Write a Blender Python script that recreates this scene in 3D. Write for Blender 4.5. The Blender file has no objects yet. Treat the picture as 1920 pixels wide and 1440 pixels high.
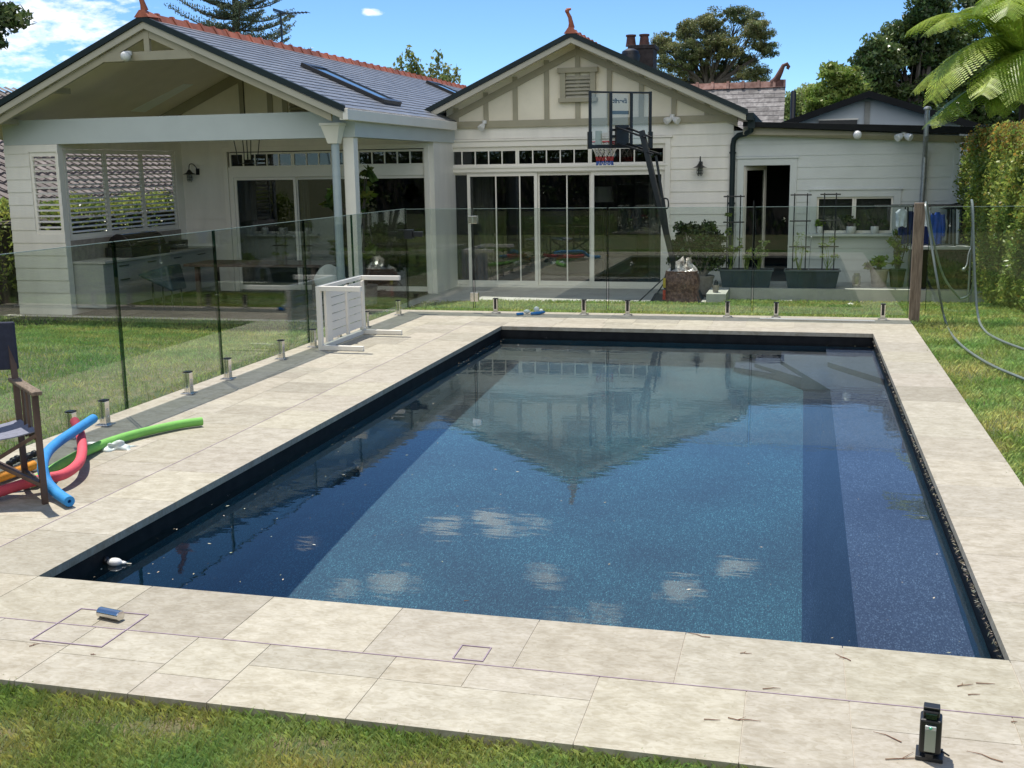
import bpy, bmesh, math, random
import numpy as np
from mathutils import Vector, Matrix
random.seed(7); RNG = np.random.default_rng(11)
sc = bpy.context.scene; col = sc.collection
R = math.radians

# ------------------------------------------------------------------ camera
F_PX = 2089.7
YAW, PITCH, ROLL = -.25289619, -.19119837, -.01550967
CAM = Vector((3.14097, -3.91850, 1.7))
fwd = Vector((math.sin(YAW)*math.cos(PITCH), math.cos(YAW)*math.cos(PITCH), math.sin(PITCH)))
rt0 = Vector((math.cos(YAW), -math.sin(YAW), 0)); up0 = rt0.cross(fwd)
rt = rt0*math.cos(ROLL)+up0*math.sin(ROLL); up = up0*math.cos(ROLL)-rt0*math.sin(ROLL)
cd = bpy.data.cameras.new('camera'); cam = bpy.data.objects.new('camera', cd); col.objects.link(cam)
m = Matrix((rt, up, -fwd)).transposed().to_4x4(); m.translation = CAM; cam.matrix_world = m
cd.sensor_fit = 'HORIZONTAL'; cd.sensor_width = 36; cd.lens = F_PX/1920*36; cd.clip_start = .05; cd.clip_end = 3000
sc.camera = cam

def ray(px, py):
    return (fwd + rt*((px-960)/F_PX) - up*((py-720)/F_PX)).normalized()
def at(px, py, Y=None, z=None, x=None):
    """point of the place seen at a photo pixel, on the wall plane y=Y, the level z, or the wall plane x"""
    d = ray(px, py)
    if Y is not None: t = (Y-CAM.y)/d.y
    elif x is not None: t = (x-CAM.x)/d.x
    else: t = (z-CAM.z)/d.z
    return CAM+d*t

# ------------------------------------------------------------------ sun, sky
SUNV = Vector((-.255, .262, 1)).normalized()
sd = bpy.data.lights.new('sun', 'SUN'); sd.energy = 3.7; sd.angle = R(.5); sd.color = (1, .945, .85)
sun = bpy.data.objects.new('sun', sd); col.objects.link(sun)
sun.rotation_euler = SUNV.to_track_quat('Z', 'Y').to_euler(); sun.location = (0, 0, 30)
try: sd.cycles.is_caustics_light = True
except Exception as e: print(e)
w = bpy.data.worlds.new('World'); sc.world = w; w.use_nodes = True
nt = w.node_tree; N = nt.nodes; L = nt.links
for n in list(N): N.remove(n)
out = N.new('ShaderNodeOutputWorld'); bg = N.new('ShaderNodeBackground'); bg.inputs[1].default_value = SKY_STRENGTH = .115
sky = N.new('ShaderNodeTexSky'); sky.sky_type = 'NISHITA'; sky.sun_disc = False
sky.sun_elevation = math.asin(SUNV.z); sky.sun_rotation = math.atan2(SUNV.x, SUNV.y)
sky.air_density = .6; sky.dust_density = 0; sky.ozone_density = 8; sky.altitude = 50
tc = N.new('ShaderNodeTexCoord')
def vm(op, a, b=None, s=None):
    n = N.new('ShaderNodeVectorMath'); n.operation = op
    for i, v in enumerate((a, b)):
        if v is None: continue
        if isinstance(v, (tuple, list, Vector)): n.inputs[i].default_value = tuple(v)
        else: L.new(v, n.inputs[i])
    return n
def mt(op, a, b=None, c=None):
    n = N.new('ShaderNodeMath'); n.operation = op
    for i, v in enumerate((a, b, c)):
        if v is None: continue
        if isinstance(v, (int, float)): n.inputs[i].default_value = v
        else: L.new(v, n.inputs[i])
    return n.outputs[0]
# clouds stand in fixed directions of the sky; a noise breaks their edges
dirn = vm('NORMALIZE', tc.outputs['Generated']).outputs[0]
def flip(v): return Vector((v.x, v.y, -v.z))
blobs = [(ray(60, 35), .085, .6), (ray(140, 62), .06, .6), (ray(60, 112), .05, .55), (ray(-60, 60), .10, .9), (ray(695, 23), .011, .62),
         (ray(-10, 150), .03, .5),
         (flip(ray(830, 985)), .028, .8), (flip(ray(920, 978)), .032, .8), (flip(ray(995, 985)), .02, .7), (flip(ray(740, 1098)), .03, .8),
         (flip(ray(1020, 1080)), .03, .55), (flip(ray(1385, 1065)), .025, .6), (flip(ray(1275, 1112)), .03, .6), (flip(ray(570, 1020)), .018, .5),
         (flip(ray(660, 1105)), .02, .45),(flip(ray(1110, 1170)), .04, .45)]
acc = None
for c, r, k in blobs:
    d0 = vm('SUBTRACT', dirn, c).outputs[0]
    d1 = vm('MULTIPLY', d0, (1/r, 1/r, 2.6/r)).outputs[0]
    ln = vm('LENGTH', d1).outputs['Value']
    v = mt('MULTIPLY', mt('SUBTRACT', 1.25, ln), k)
    acc = v if acc is None else mt('MAXIMUM', acc, v)
# a broad bank of unseen sunlit cloud, added behind the camera to light the facade
d1 = vm('MULTIPLY', vm('SUBTRACT', dirn, Vector((.1, -.82, .52)).normalized()).outputs[0], (.95, 1.1, 1.15)).outputs[0]
fill_bank = mt('MULTIPLY', mt('SUBTRACT', .86, vm('LENGTH', d1).outputs['Value']), 2.2)
acc = mt('MAXIMUM', acc, fill_bank)
nz = N.new('ShaderNodeTexNoise'); nz.inputs['Scale'].default_value = 16; nz.inputs['Detail'].default_value = 9; nz.inputs['Roughness'].default_value = .62
mp = vm('MULTIPLY', dirn, (1, 1, 2.6)); L.new(mp.outputs[0], nz.inputs['Vector'])
nz2 = N.new('ShaderNodeTexNoise'); nz2.inputs['Scale'].default_value = 60; nz2.inputs['Detail'].default_value = 8; L.new(mp.outputs[0], nz2.inputs['Vector'])
cl = mt('ADD', mt('MAXIMUM', acc, 0), mt('ADD', mt('MULTIPLY', mt('SUBTRACT', nz.outputs[0], .5), 2.4), mt('MULTIPLY', mt('SUBTRACT', nz2.outputs[0], .5), 1.1)))
cl = mt('MULTIPLY', mt('SUBTRACT', cl, .26), 2.0)
n = N.new('ShaderNodeClamp'); L.new(cl, n.inputs[0]); clc = n.outputs[0]
near = mt('MINIMUM', mt('MULTIPLY', mt('MAXIMUM', acc, 0), 6), 1)
clc = mt('MULTIPLY', mt('MULTIPLY', clc, near), .85)
tint = N.new('ShaderNodeMix'); tint.data_type = 'RGBA'; tint.blend_type = 'MULTIPLY'; tint.inputs[0].default_value = 1
L.new(sky.outputs[0], tint.inputs[6]); tint.inputs[7].default_value = (.92, 1.02, 1.0, 1)
mx = N.new('ShaderNodeMix'); mx.data_type = 'RGBA'; L.new(clc, mx.inputs[0]); L.new(tint.outputs[2], mx.inputs[6])
mx.inputs[7].default_value = (8.6, 8.5, 8.3, 1)
L.new(mx.outputs[2], bg.inputs[0]); L.new(bg.outputs[0], out.inputs[0])

sc.view_settings.view_transform = 'Standard'; sc.view_settings.look = 'None'; sc.view_settings.gamma = 1
sc.view_settings.exposure = 0.66
sc.render.engine = 'CYCLES'
cy = sc.cycles; cy.max_bounces = 12; cy.transparent_max_bounces = 32; cy.transmission_bounces = 8; cy.glossy_bounces = 5; cy.diffuse_bounces = 6
cy.caustics_reflective = False; cy.caustics_refractive = True; cy.sample_clamp_indirect = 6; cy.use_denoising = True

# ------------------------------------------------------------------ materials
def newmat(name):
    m = bpy.data.materials.new(name); m.use_nodes = True
    m.node_tree.nodes.clear(); o = m.node_tree.nodes.new('ShaderNodeOutputMaterial'); return m, m.node_tree, o
def c4(c): return (c[0], c[1], c[2], 1)
def pm(name, c, rough=.6, metal=0, var=.12, scale=6, bump=0, bscale=60, c2=None, spec=.5, attr=False, stretch=None, detail=4, coat=0, thr=(.35, .65)):
    """principled with a noise that varies the colour; attr: per-face 'tint' attribute multiplies it"""
    m, t, o = newmat(name); nn = t.nodes; l = t.links
    b = nn.new('ShaderNodeBsdfPrincipled'); l.new(b.outputs[0], o.inputs[0])
    b.inputs['Roughness'].default_value = rough; b.inputs['Metallic'].default_value = metal
    b.inputs['Specular IOR Level'].default_value = spec; b.inputs['Coat Weight'].default_value = coat
    tcn = nn.new('ShaderNodeTexCoord'); vec = tcn.outputs['Object']
    g = nn.new('ShaderNodeNewGeometry'); vec = g.outputs['Position']
    if stretch:
        mpn = nn.new('ShaderNodeMapping'); mpn.inputs['Scale'].default_value = stretch; l.new(vec, mpn.inputs[0]); vec = mpn.outputs[0]
    nz = nn.new('ShaderNodeTexNoise'); nz.inputs['Scale'].default_value = scale; nz.inputs['Detail'].default_value = detail; nz.inputs['Roughness'].default_value = .6
    l.new(vec, nz.inputs['Vector'])
    rp = nn.new('ShaderNodeValToRGB'); l.new(nz.outputs[0], rp.inputs[0])
    rp.color_ramp.elements[0].position = thr[0]; rp.color_ramp.elements[1].position = thr[1]
    ca = c; cb = c2 if c2 else tuple(min(1, v*(1+var)) for v in c)
    if not c2: ca = tuple(v*(1-var) for v in c)
    rp.color_ramp.elements[0].color = c4(ca); rp.color_ramp.elements[1].color = c4(cb)
    src = rp.outputs[0]
    if attr:
        a = nn.new('ShaderNodeAttribute'); a.attribute_name = 'tint'
        x = nn.new('ShaderNodeMix'); x.data_type = 'RGBA'; x.blend_type = 'MULTIPLY'; x.inputs[0].default_value = 1
        l.new(src, x.inputs[6]); l.new(a.outputs['Color'], x.inputs[7]); src = x.outputs[2]
    l.new(src, b.inputs['Base Color'])
    if bump:
        n2 = nn.new('ShaderNodeTexNoise'); n2.inputs['Scale'].default_value = bscale; n2.inputs['Detail'].default_value = 5; l.new(vec, n2.inputs['Vector'])
        bp = nn.new('ShaderNodeBump'); bp.inputs['Strength'].default_value = bump; bp.inputs['Distance'].default_value = .01
        l.new(n2.outputs[0], bp.inputs['Height']); l.new(bp.outputs[0], b.inputs['Normal'])
    m['b'] = 1
    return m
def leafmat(name, c, c2, transl=.35, rough=.45, scale=1.2):
    m, t, o = newmat(name); nn = t.nodes; l = t.links
    b = nn.new('ShaderNodeBsdfPrincipled'); b.inputs['Roughness'].default_value = rough; b.inputs['Specular IOR Level'].default_value = .35
    tr = nn.new('ShaderNodeBsdfTranslucent'); mxs = nn.new('ShaderNodeMixShader'); mxs.inputs[0].default_value = transl
    g = nn.new('ShaderNodeNewGeometry'); nz = nn.new('ShaderNodeTexNoise'); nz.inputs['Scale'].default_value = scale; nz.inputs['Detail'].default_value = 3
    l.new(g.outputs['Position'], nz.inputs['Vector'])
    rp = nn.new('ShaderNodeValToRGB'); l.new(nz.outputs[0], rp.inputs[0]); rp.color_ramp.elements[0].position = .38; rp.color_ramp.elements[1].position = .62
    rp.color_ramp.elements[0].color = c4(c); rp.color_ramp.elements[1].color = c4(c2)
    a = nn.new('ShaderNodeAttribute'); a.attribute_name = 'tint'
    x = nn.new('ShaderNodeMix'); x.data_type = 'RGBA'; x.blend_type = 'MULTIPLY'; x.inputs[0].default_value = 1
    l.new(rp.outputs[0], x.inputs[6]); l.new(a.outputs['Color'], x.inputs[7])
    l.new(x.outputs[2], b.inputs['Base Color']); l.new(x.outputs[2], tr.inputs[0])
    l.new(b.outputs[0], mxs.inputs[1]); l.new(tr.outputs[0], mxs.inputs[2]); l.new(mxs.outputs[0], o.inputs[0])
    return m
def thin_glass(name, tintc, base=.04, rough=0.0, gain=1.0):
    """a sheet that reflects more at grazing angles and lets the rest straight through"""
    m, t, o = newmat(name); nn = t.nodes; l = t.links
    tr = nn.new('ShaderNodeBsdfTransparent'); tr.inputs[0].default_value = c4(tintc)
    gl = nn.new('ShaderNodeBsdfGlossy'); gl.inputs['Roughness'].default_value = rough; gl.inputs[0].default_value = (1, 1, 1, 1)
    lw = nn.new('ShaderNodeLayerWeight'); lw.inputs[0].default_value = .5
    p = nn.new('ShaderNodeMath'); p.operation = 'POWER'; l.new(lw.outputs['Facing'], p.inputs[0]); p.inputs[1].default_value = 5
    q = nn.new('ShaderNodeMath'); q.operation = 'MULTIPLY_ADD'; l.new(p.outputs[0], q.inputs[0]); q.inputs[1].default_value = (1-base)*gain; q.inputs[2].default_value = base
    q.use_clamp = True
    mxs = nn.new('ShaderNodeMixShader'); l.new(q.outputs[0], mxs.inputs[0]); l.new(tr.outputs[0], mxs.inputs[1]); l.new(gl.outputs[0], mxs.inputs[2])
    l.new(mxs.outputs[0], o.inputs[0]); return m

M = {}
M['white'] = pm('white_paint', (.82, .78, .70), .45, var=.03, scale=2)
M['white_board'] = pm('white_weatherboard', (.80, .765, .69), .5, var=.055, scale=3, stretch=(1, 1, .3), bump=.15, bscale=25)
M['cream'] = pm('cream_panel', (.82, .755, .61), .7, var=.05, scale=2, bump=.2, bscale=80)
M['olive'] = pm('olive_trim', (.35, .32, .225), .5, var=.06, scale=3)
M['beige'] = pm('beige_barge', (.44, .415, .33), .5, var=.05, scale=3)
M['ceiling'] = pm('porch_ceiling', (.82, .75, .65), .6, var=.04, scale=2)
M['darkgreen'] = pm('dark_green_metal', (.009, .02, .022), .5, var=.15, scale=4, spec=.3)
M['black'] = pm('black_metal', (.012, .013, .015), .35, var=.2, scale=8)
M['blackfascia'] = pm('black_fascia', (.008, .009, .010), .65, var=.2, scale=3, spec=.2)
M['slate'] = pm('slate_roof', (.16, .17, .19), .38, var=.10, scale=5, attr=True, bump=.3, bscale=20)
M['oldslate'] = pm('weathered_slate', (.13, .12, .12), .8, c2=(.25, .24, .235), scale=7, attr=True, bump=.6, bscale=15, thr=(.4, .66))
M['terracotta'] = pm('terracotta', (.36, .105, .055), .7, var=.22, scale=5, bump=.3, bscale=25, attr=True)
M['terradark'] = pm('aged_terracotta', (.10, .042, .03), .75, var=.3, scale=8, bump=.4, bscale=30)
M['browntile'] = pm('brown_roof_tile', (.12, .098, .09), .8, c2=(.21, .18, .17), scale=8, attr=True, bump=.5, bscale=20)
M['steel'] = pm('polished_steel', (.72, .70, .66), .18, 1, var=.1, scale=20)
M['galv'] = pm('galvanised_pipe', (.35, .37, .38), .45, .6, var=.15, scale=14)
M['glassf'] = thin_glass('fence_glass', (.90, .945, .92), .06, gain=1.45)
M['glassedge'] = pm('glass_edge', (.30, .50, .42), .15, var=.1, scale=5)
M['gap'] = thin_glass('fence_glass_edge_dark', (.22, .36, .30), .06)
M['window'] = thin_glass('window_glass', (.60, .63, .62), .045)
M['skyglass'] = pm('skylight_glass', (.05, .08, .11), .05, var=.05, spec=1.0)
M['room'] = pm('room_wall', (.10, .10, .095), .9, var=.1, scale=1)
M['curtain'] = pm('curtain', (.34, .32, .29), .9, var=.2, scale=3, stretch=(14, 14, .5))
M['wood'] = pm('weathered_wood', (.13, .095, .065), .8, c2=(.26, .20, .145), scale=6, stretch=(12, 12, 1), bump=.5, bscale=20)
M['teak'] = pm('dark_teak', (.055, .032, .024), .55, c2=(.13, .08, .055), scale=10, stretch=(1, 1, .3), bump=.3, bscale=40)
M['navy'] = pm('navy_canvas', (.025, .030, .055), .85, var=.15, scale=40, bump=.3, bscale=300)
M['canvas_grey'] = pm('grey_canvas', (.20, .21, .27), .85, var=.1, scale=40, bump=.3, bscale=300)
M['concrete'] = pm('concrete', (.40, .385, .35), .85, c2=(.5, .485, .45), scale=3, bump=.3, bscale=50)
M['patio'] = pm('patio_stone', (.44, .42, .39), .7, c2=(.54, .52, .48), scale=2.5, bump=.15, bscale=40, attr=True)
M['greyplastic'] = pm('dark_grey_plastic', (.035, .052, .062), .45, var=.12, scale=6, bump=.1, bscale=80)
M['soil'] = pm('soil', (.035, .025, .018), .95, var=.3, scale=30, bump=.8, bscale=60)
M['ceramic'] = pm('white_ceramic', (.72, .72, .70), .25, var=.03)
M['potgrey'] = pm('stone_pot', (.24, .21, .18), .8, c2=(.34, .30, .26), scale=12, bump=.3)
M['blackplastic'] = pm('black_plastic', (.015, .016, .017), .4, var=.2)
M['bark'] = pm('bark', (.05, .042, .035), .9, c2=(.12, .105, .09), scale=4, stretch=(3, 3, .6), bump=.8, bscale=10)
M['palebark'] = pm('pale_bark', (.11, .09, .075), .9, c2=(.22, .19, .16), scale=3, stretch=(3, 3, .6), bump=.6, bscale=8)
M['rim'] = pm('rim_red', (.50, .04, .05), .4, var=.1)
M['acrylic'] = thin_glass('backboard_acrylic', (.86, .88, .89), .035)
M['white_cord'] = pm('white_cord', (.62, .60, .56), .8, var=.1)
M['red_cord'] = pm('red_cord', (.45, .06, .06), .8, var=.1)
M['blue_cord'] = pm('blue_cord', (.05, .12, .42), .8, var=.1)
M['sticker'] = pm('pale_sticker', (.62, .60, .48), .6, var=.05)
M['greysticker'] = pm('grey_sticker', (.10, .12, .13), .5, var=.05)
def leaf(k, a, b, **kw): M[k] = leafmat(k, a, b, **kw)
leaf('leaf_gum', (.10, .135, .055), (.23, .24, .10), scale=.55)
leaf('leaf_pine', (.075, .11, .065), (.17, .20, .12), scale=.5, transl=.15)
leaf('leaf_dark', (.045, .085, .026), (.125, .17, .055), scale=.8, transl=.25, rough=.3)
leaf('leaf_bright', (.16, .25, .04), (.30, .38, .09), scale=1.5)
leaf('leaf_pale', (.20, .28, .08), (.36, .42, .17), scale=.8)
leaf('leaf_hedge', (.15, .23, .045), (.40, .46, .11), scale=2.2, rough=.3, transl=.45)
leaf('leaf_fern', (.20, .31, .03), (.38, .48, .07), scale=1.5, transl=.4, rough=.4)
leaf('leaf_jade', (.035, .06, .014), (.08, .11, .03), scale=6, transl=.1, rough=.3)
leaf('leaf_fiddle', (.03, .06, .012), (.14, .19, .03), scale=3, transl=.2)
leaf('leaf_lav', (.09, .13, .06), (.13, .17, .09), scale=6)
leaf('grass_blade', (.23, .36, .085), (.42, .50, .165), scale=1.6, transl=.3, rough=.55)
leaf('grass_dry', (.22, .17, .075), (.30, .25, .12), scale=4, transl=.2, rough=.7)

# ------------------------------------------------------------------ mesh builder
ORG = {}
class MB:
    def __init__(s): s.v = []; s.f = []; s.t = []
    def add(s, vs, fs, tint=None):
        b = len(s.v); s.v += [tuple(v) for v in vs]; s.f += [tuple(i+b for i in f) for f in fs]
        s.t += [tint if tint is not None else 1.0]*len(fs); return s
    def hexa(s, p, tint=None):   # 8 points: bottom loop then top loop
        return s.add(p, [(3, 2, 1, 0), (4, 5, 6, 7), (0, 1, 5, 4), (1, 2, 6, 5), (2, 3, 7, 6), (3, 0, 4, 7)], tint)
    def box(s, x0, y0, z0, x1, y1, z1, tint=None):
        x0, x1 = sorted((x0, x1)); y0, y1 = sorted((y0, y1)); z0, z1 = sorted((z0, z1))
        return s.hexa([(x0, y0, z0), (x1, y0, z0), (x1, y1, z0), (x0, y1, z0), (x0, y0, z1), (x1, y0, z1), (x1, y1, z1), (x0, y1, z1)], tint)
    def obox(s, c, size, rot=0, mat=None, tint=None):
        hx, hy, hz = [v/2 for v in size]; m = mat or Matrix.Rotation(rot, 3, 'Z'); c = Vector(c)
        return s.hexa([c+m@Vector(p) for p in ((-hx, -hy, -hz), (hx, -hy, -hz), (hx, hy, -hz), (-hx, hy, -hz), (-hx, -hy, hz), (hx, -hy, hz), (hx, hy, hz), (-hx, hy, hz))], tint)
    def beam(s, a, b, wd, hg, upv=(0, 0, 1), tint=None):
        a = Vector(a); b = Vector(b); d = (b-a).normalized(); u = Vector(upv); sx = d.cross(u)
        if sx.length < 1e-4: sx = d.cross(Vector((1, 0, 0)))
        sx.normalize(); u = sx.cross(d); sx *= wd/2; u *= hg/2
        return s.hexa([a-sx-u, a+sx-u, b+sx-u, b-sx-u, a-sx+u, a+sx+u, b+sx+u, b-sx+u], tint)
    def prism(s, pts, a, b, axis='y', tint=None):
        """polygon extruded from a to b; pts are the other two coordinates"""
        def P(p, k): return {'y': (p[0], k, p[1]), 'x': (k, p[0], p[1]), 'z': (p[0], p[1], k)}[axis]
        n = len(pts); vs = [P(p, a) for p in pts]+[P(p, b) for p in pts]
        fs = [tuple(range(n)), tuple(range(2*n-1, n-1, -1))]+[((i+1) % n, i, i+n, (i+1) % n+n) for i in range(n)]
        return s.add(vs, fs, tint)
    def tube(s, pts, r, seg=8, tint=None, cap=True):
        pts = [Vector(p) for p in pts]; n = len(pts); rs = r if isinstance(r, (list, tuple)) else [r]*n
        vs = []; ref = None
        for i, p in enumerate(pts):
            d = (pts[min(i+1, n-1)]-pts[max(i-1, 0)]).normalized()
            if ref is None:
                ref = d.orthogonal().normalized()
            ref = (ref-d*ref.dot(d)).normalized(); o2 = d.cross(ref)
            for k in range(seg):
                a = 2*math.pi*k/seg; vs.append(p+(ref*math.cos(a)+o2*math.sin(a))*rs[i])
        fs = [(i*seg+k, i*seg+(k+1) % seg, (i+1)*seg+(k+1) % seg, (i+1)*seg+k) for i in range(n-1) for k in range(seg)]
        if cap: fs += [tuple(range(seg-1, -1, -1)), tuple(range((n-1)*seg, n*seg))]
        return s.add(vs, fs, tint)
    def lathe(s, prof, c=(0, 0, 0), seg=24, tint=None):
        vs = []; n = len(prof)
        for r, z in prof:
            for k in range(seg):
                a = 2*math.pi*k/seg; vs.append((c[0]+r*math.cos(a), c[1]+r*math.sin(a), c[2]+z))
        fs = [(i*seg+k, i*seg+(k+1) % seg, (i+1)*seg+(k+1) % seg, (i+1)*seg+k) for i in range(n-1) for k in range(seg)]
        fs += [tuple(range(seg-1, -1, -1)), tuple(range((n-1)*seg, n*seg))]
        return s.add(vs, fs, tint)
    def ball(s, c, r, seg=12, sq=(1, 1, 1)):
        pr = [(math.sin(math.pi*i/8)*r, -math.cos(math.pi*i/8)*r) for i in range(9)]
        b = MB().lathe([(max(a, 1e-4), z) for a, z in pr], seg=seg)
        return s.add([(c[0]+x*sq[0], c[1]+y*sq[1], c[2]+z*sq[2]) for x, y, z in b.v], b.f)
    def build(s, name, mat, parent=None, smooth=False, bevel=0, org=None, loc=None):
        if parent is not None: o0 = ORG[parent.name]
        else: o0 = Vector(org) if org is not None else Vector((0, 0, 0))
        me = bpy.data.meshes.new(name)
        me.from_pydata([(x-o0.x, y-o0.y, z-o0.z) for x, y, z in s.v], [], s.f); me.update()
        if any(t != 1.0 for t in s.t):
            a = me.attributes.new('tint', 'FLOAT_COLOR', 'FACE')
            flat = []
            for t in s.t: flat += ([t, t, t, 1] if isinstance(t, (int, float)) else [t[0], t[1], t[2], 1])
            a.data.foreach_set('color', flat)
        elif 'tint':
            a = me.attributes.new('tint', 'FLOAT_COLOR', 'FACE'); a.data.foreach_set('color', [1.0]*(4*len(s.f)))
        me.materials.append(M[mat] if isinstance(mat, str) else mat)
        if smooth:
            me.polygons.foreach_set('use_smooth', [True]*len(me.polygons))
            try: me.set_sharp_from_angle(angle=R(38))
            except Exception: pass
        o = bpy.data.objects.new(name, me); col.objects.link(o)
        ORG[o.name] = o0
        if parent is not None: o.parent = parent
        else: o.location = loc if loc is not None else o0
        if bevel:
            b = o.modifiers.new('bevel', 'BEVEL'); b.width = bevel; b.segments = 2; b.limit_method = 'ANGLE'; b.angle_limit = R(40)
        return o
def tag(o, label=None, cat=None, group=None, kind=None):
    for k, v in (('label', label), ('category', cat), ('group', group), ('kind', kind)):
        if v: o[k] = v
    return o
def thing(name, label, cat, loc=(0, 0, 0), group=None):
    o = bpy.data.objects.new(name, None); o.empty_display_size = .1; col.objects.link(o); o.location = loc
    ORG[o.name] = Vector(loc); return tag(o, label, cat, group)
def dup(root, loc, rz=0, label=None, group=None):
    r = root.copy(); col.objects.link(r); r.location = loc; r.rotation_euler = (0, 0, rz)
    if label: r['label'] = label
    if group: r['group'] = group
    for ch in list(root.children):
        c = ch.copy(); col.objects.link(c); c.parent = r
        for g in ch.children:
            d = g.copy(); col.objects.link(d); d.parent = c
    return r

# fast quads from numpy: P (n,4,3), tint (n,3)
def quads(name, P, mat, tint=None, parent=None, org=(0, 0, 0)):
    o0 = ORG[parent.name] if parent is not None else Vector(org)
    n = len(P); me = bpy.data.meshes.new(name)
    k = P.shape[1]
    me.vertices.add(n*k); me.loops.add(n*k); me.polygons.add(n)
    me.vertices.foreach_set('co', (P.reshape(-1, 3)-np.array(o0)).astype(np.float32).ravel())
    me.loops.foreach_set('vertex_index', np.arange(n*k, dtype=np.int32))
    me.polygons.foreach_set('loop_start', np.arange(0, n*k, k, dtype=np.int32))
    me.update(calc_edges=True)
    a = me.attributes.new('tint', 'FLOAT_COLOR', 'FACE')
    tt = np.ones((n, 4), np.float32)
    if tint is not None: tt[:, :3] = tint
    a.data.foreach_set('color', tt.ravel())
    me.materials.append(M[mat] if isinstance(mat, str) else mat)
    o = bpy.data.objects.new(name, me); col.objects.link(o); ORG[o.name] = o0
    if parent is not None: o.parent = parent
    else: o.location = o0
    return o
def unit(n):
    v = RNG.normal(size=(n, 3)); return v/np.linalg.norm(v, axis=1)[:, None]
def leaves_at(C, ln, wd, bias=None, drop=0):
    """leaf quads (kite shaped) centred on C, random direction, optional direction bias"""
    n = len(C); d = unit(n)
    if bias is not None: d = d+bias; d /= np.linalg.norm(d, axis=1)[:, None]
    d[:, 2] -= drop; d /= np.linalg.norm(d, axis=1)[:, None]
    s = np.cross(d, unit(n)); s /= np.linalg.norm(s, axis=1)[:, None]+1e-9
    l = ln*(.6+.8*RNG.random(n))[:, None]; ww = wd*(.6+.8*RNG.random(n))[:, None]
    return np.stack([C-d*l/2, C+s*ww/2, C+d*l/2, C-s*ww/2], axis=1)
def tints(n, lo=.6, hi=1.35, warm=.1):
    t = lo+(hi-lo)*RNG.random(n); T = np.stack([t*(1+warm*RNG.normal(size=n)), t, t*(1+.1*RNG.normal(size=n))], axis=1)
    return np.clip(T, .1, 2.5)
# ================================================================== SETTING
PZ = -.57          # patio level
def sstep(a, b, v): t = np.clip((v-a)/(b-a), 0, 1); return t*t*(3-2*t)
def gh(x, y):
    x = np.asarray(x, float); y = np.asarray(y, float)
    right = -.045-.60*np.clip((y-9.0)/6.6, 0, 1)
    left = -.05-.52*sstep(4.5, 11.7, y)
    k = sstep(-3.2, -1.6, x)
    return left*(1-k)+right*k
def ghf(x, y): return float(gh(x, y))
# ground sheet reaching the horizon, with an opening for the pool shell
DX0, DX1, DY0, DY1 = -1.62, 4.34, -.90, 9.06
xs = sorted(set([-900, -300, -100, -50, -30, -22, -16, -12]+[round(-10+.5*i, 3) for i in range(0, 17)]+[DX0+.03, -1, 0, 1, 2, 3, DX1-.03]+[4.8+.5*i for i in range(14)]+[14, 20, 30, 60, 120, 300, 900]))
ys = sorted(set([-900, -300, -60, -30, -15, -8, -4, -2, DY0+.03]+[round(0+.5*i, 3) for i in range(18)]+[DY1-.03]+[9.5+.5*i for i in range(14)]+[17, 20, 30, 50, 100, 300, 1500]))
g = MB(); idx = {}
for i, x in enumerate(xs):
    for j, y in enumerate(ys): idx[i, j] = len(g.v); g.v.append((x, y, ghf(x, y)))
for i in range(len(xs)-1):
    for j in range(len(ys)-1):
        if xs[i] >= DX0 and xs[i+1] <= DX1 and ys[j] >= DY0 and ys[j+1] <= DY1: continue
        g.f.append((idx[i, j], idx[i+1, j], idx[i+1, j+1], idx[i, j+1])); g.t.append(1.0)
M['turf'] = pm('turf_soil', (.07, .105, .03), .95, c2=(.20, .155, .09), scale=11, bump=1.0, bscale=120, detail=8, thr=(.42, .68))
tag(g.build('lawn', 'turf', smooth=True), kind='structure')

# travertine: separate stones, each with its own tone, over a mortar bed
M['trav'] = pm('travertine', (.335, .305, .24), .62, c2=(.42, .39, .32), scale=8.0, attr=True, bump=.22, bscale=60, detail=12, thr=(.36, .62), stretch=(1, 1.5, 1))
t = M['trav'].node_tree; nn = t.nodes; l = t.links
b = [q for q in nn if q.type == 'BSDF_PRINCIPLED'][0]
g2 = nn.new('ShaderNodeNewGeometry'); w2 = nn.new('ShaderNodeTexNoise'); w2.inputs['Scale'].default_value = 24; w2.inputs['Detail'].default_value = 10; w2.inputs['Distortion'].default_value = 1.2
mpn = nn.new('ShaderNodeMapping'); mpn.inputs['Scale'].default_value = (1, 1.9, 1); l.new(g2.outputs['Position'], mpn.inputs[0]); l.new(mpn.outputs[0], w2.inputs['Vector'])
rr = nn.new('ShaderNodeValToRGB'); l.new(w2.outputs[0], rr.inputs[0]); rr.color_ramp.elements[0].position = .36; rr.color_ramp.elements[1].position = .60
rr.color_ramp.elements[0].color = (.86, .835, .78, 1); rr.color_ramp.elements[1].color = (1.05, 1.05, 1.05, 1)
xx = nn.new('ShaderNodeMix'); xx.data_type = 'RGBA'; xx.blend_type = 'MULTIPLY'; xx.inputs[0].default_value = 1
old = b.inputs['Base Color'].links[0].from_socket; l.new(old, xx.inputs[6]); l.new(rr.outputs[0], xx.inputs[7])
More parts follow.
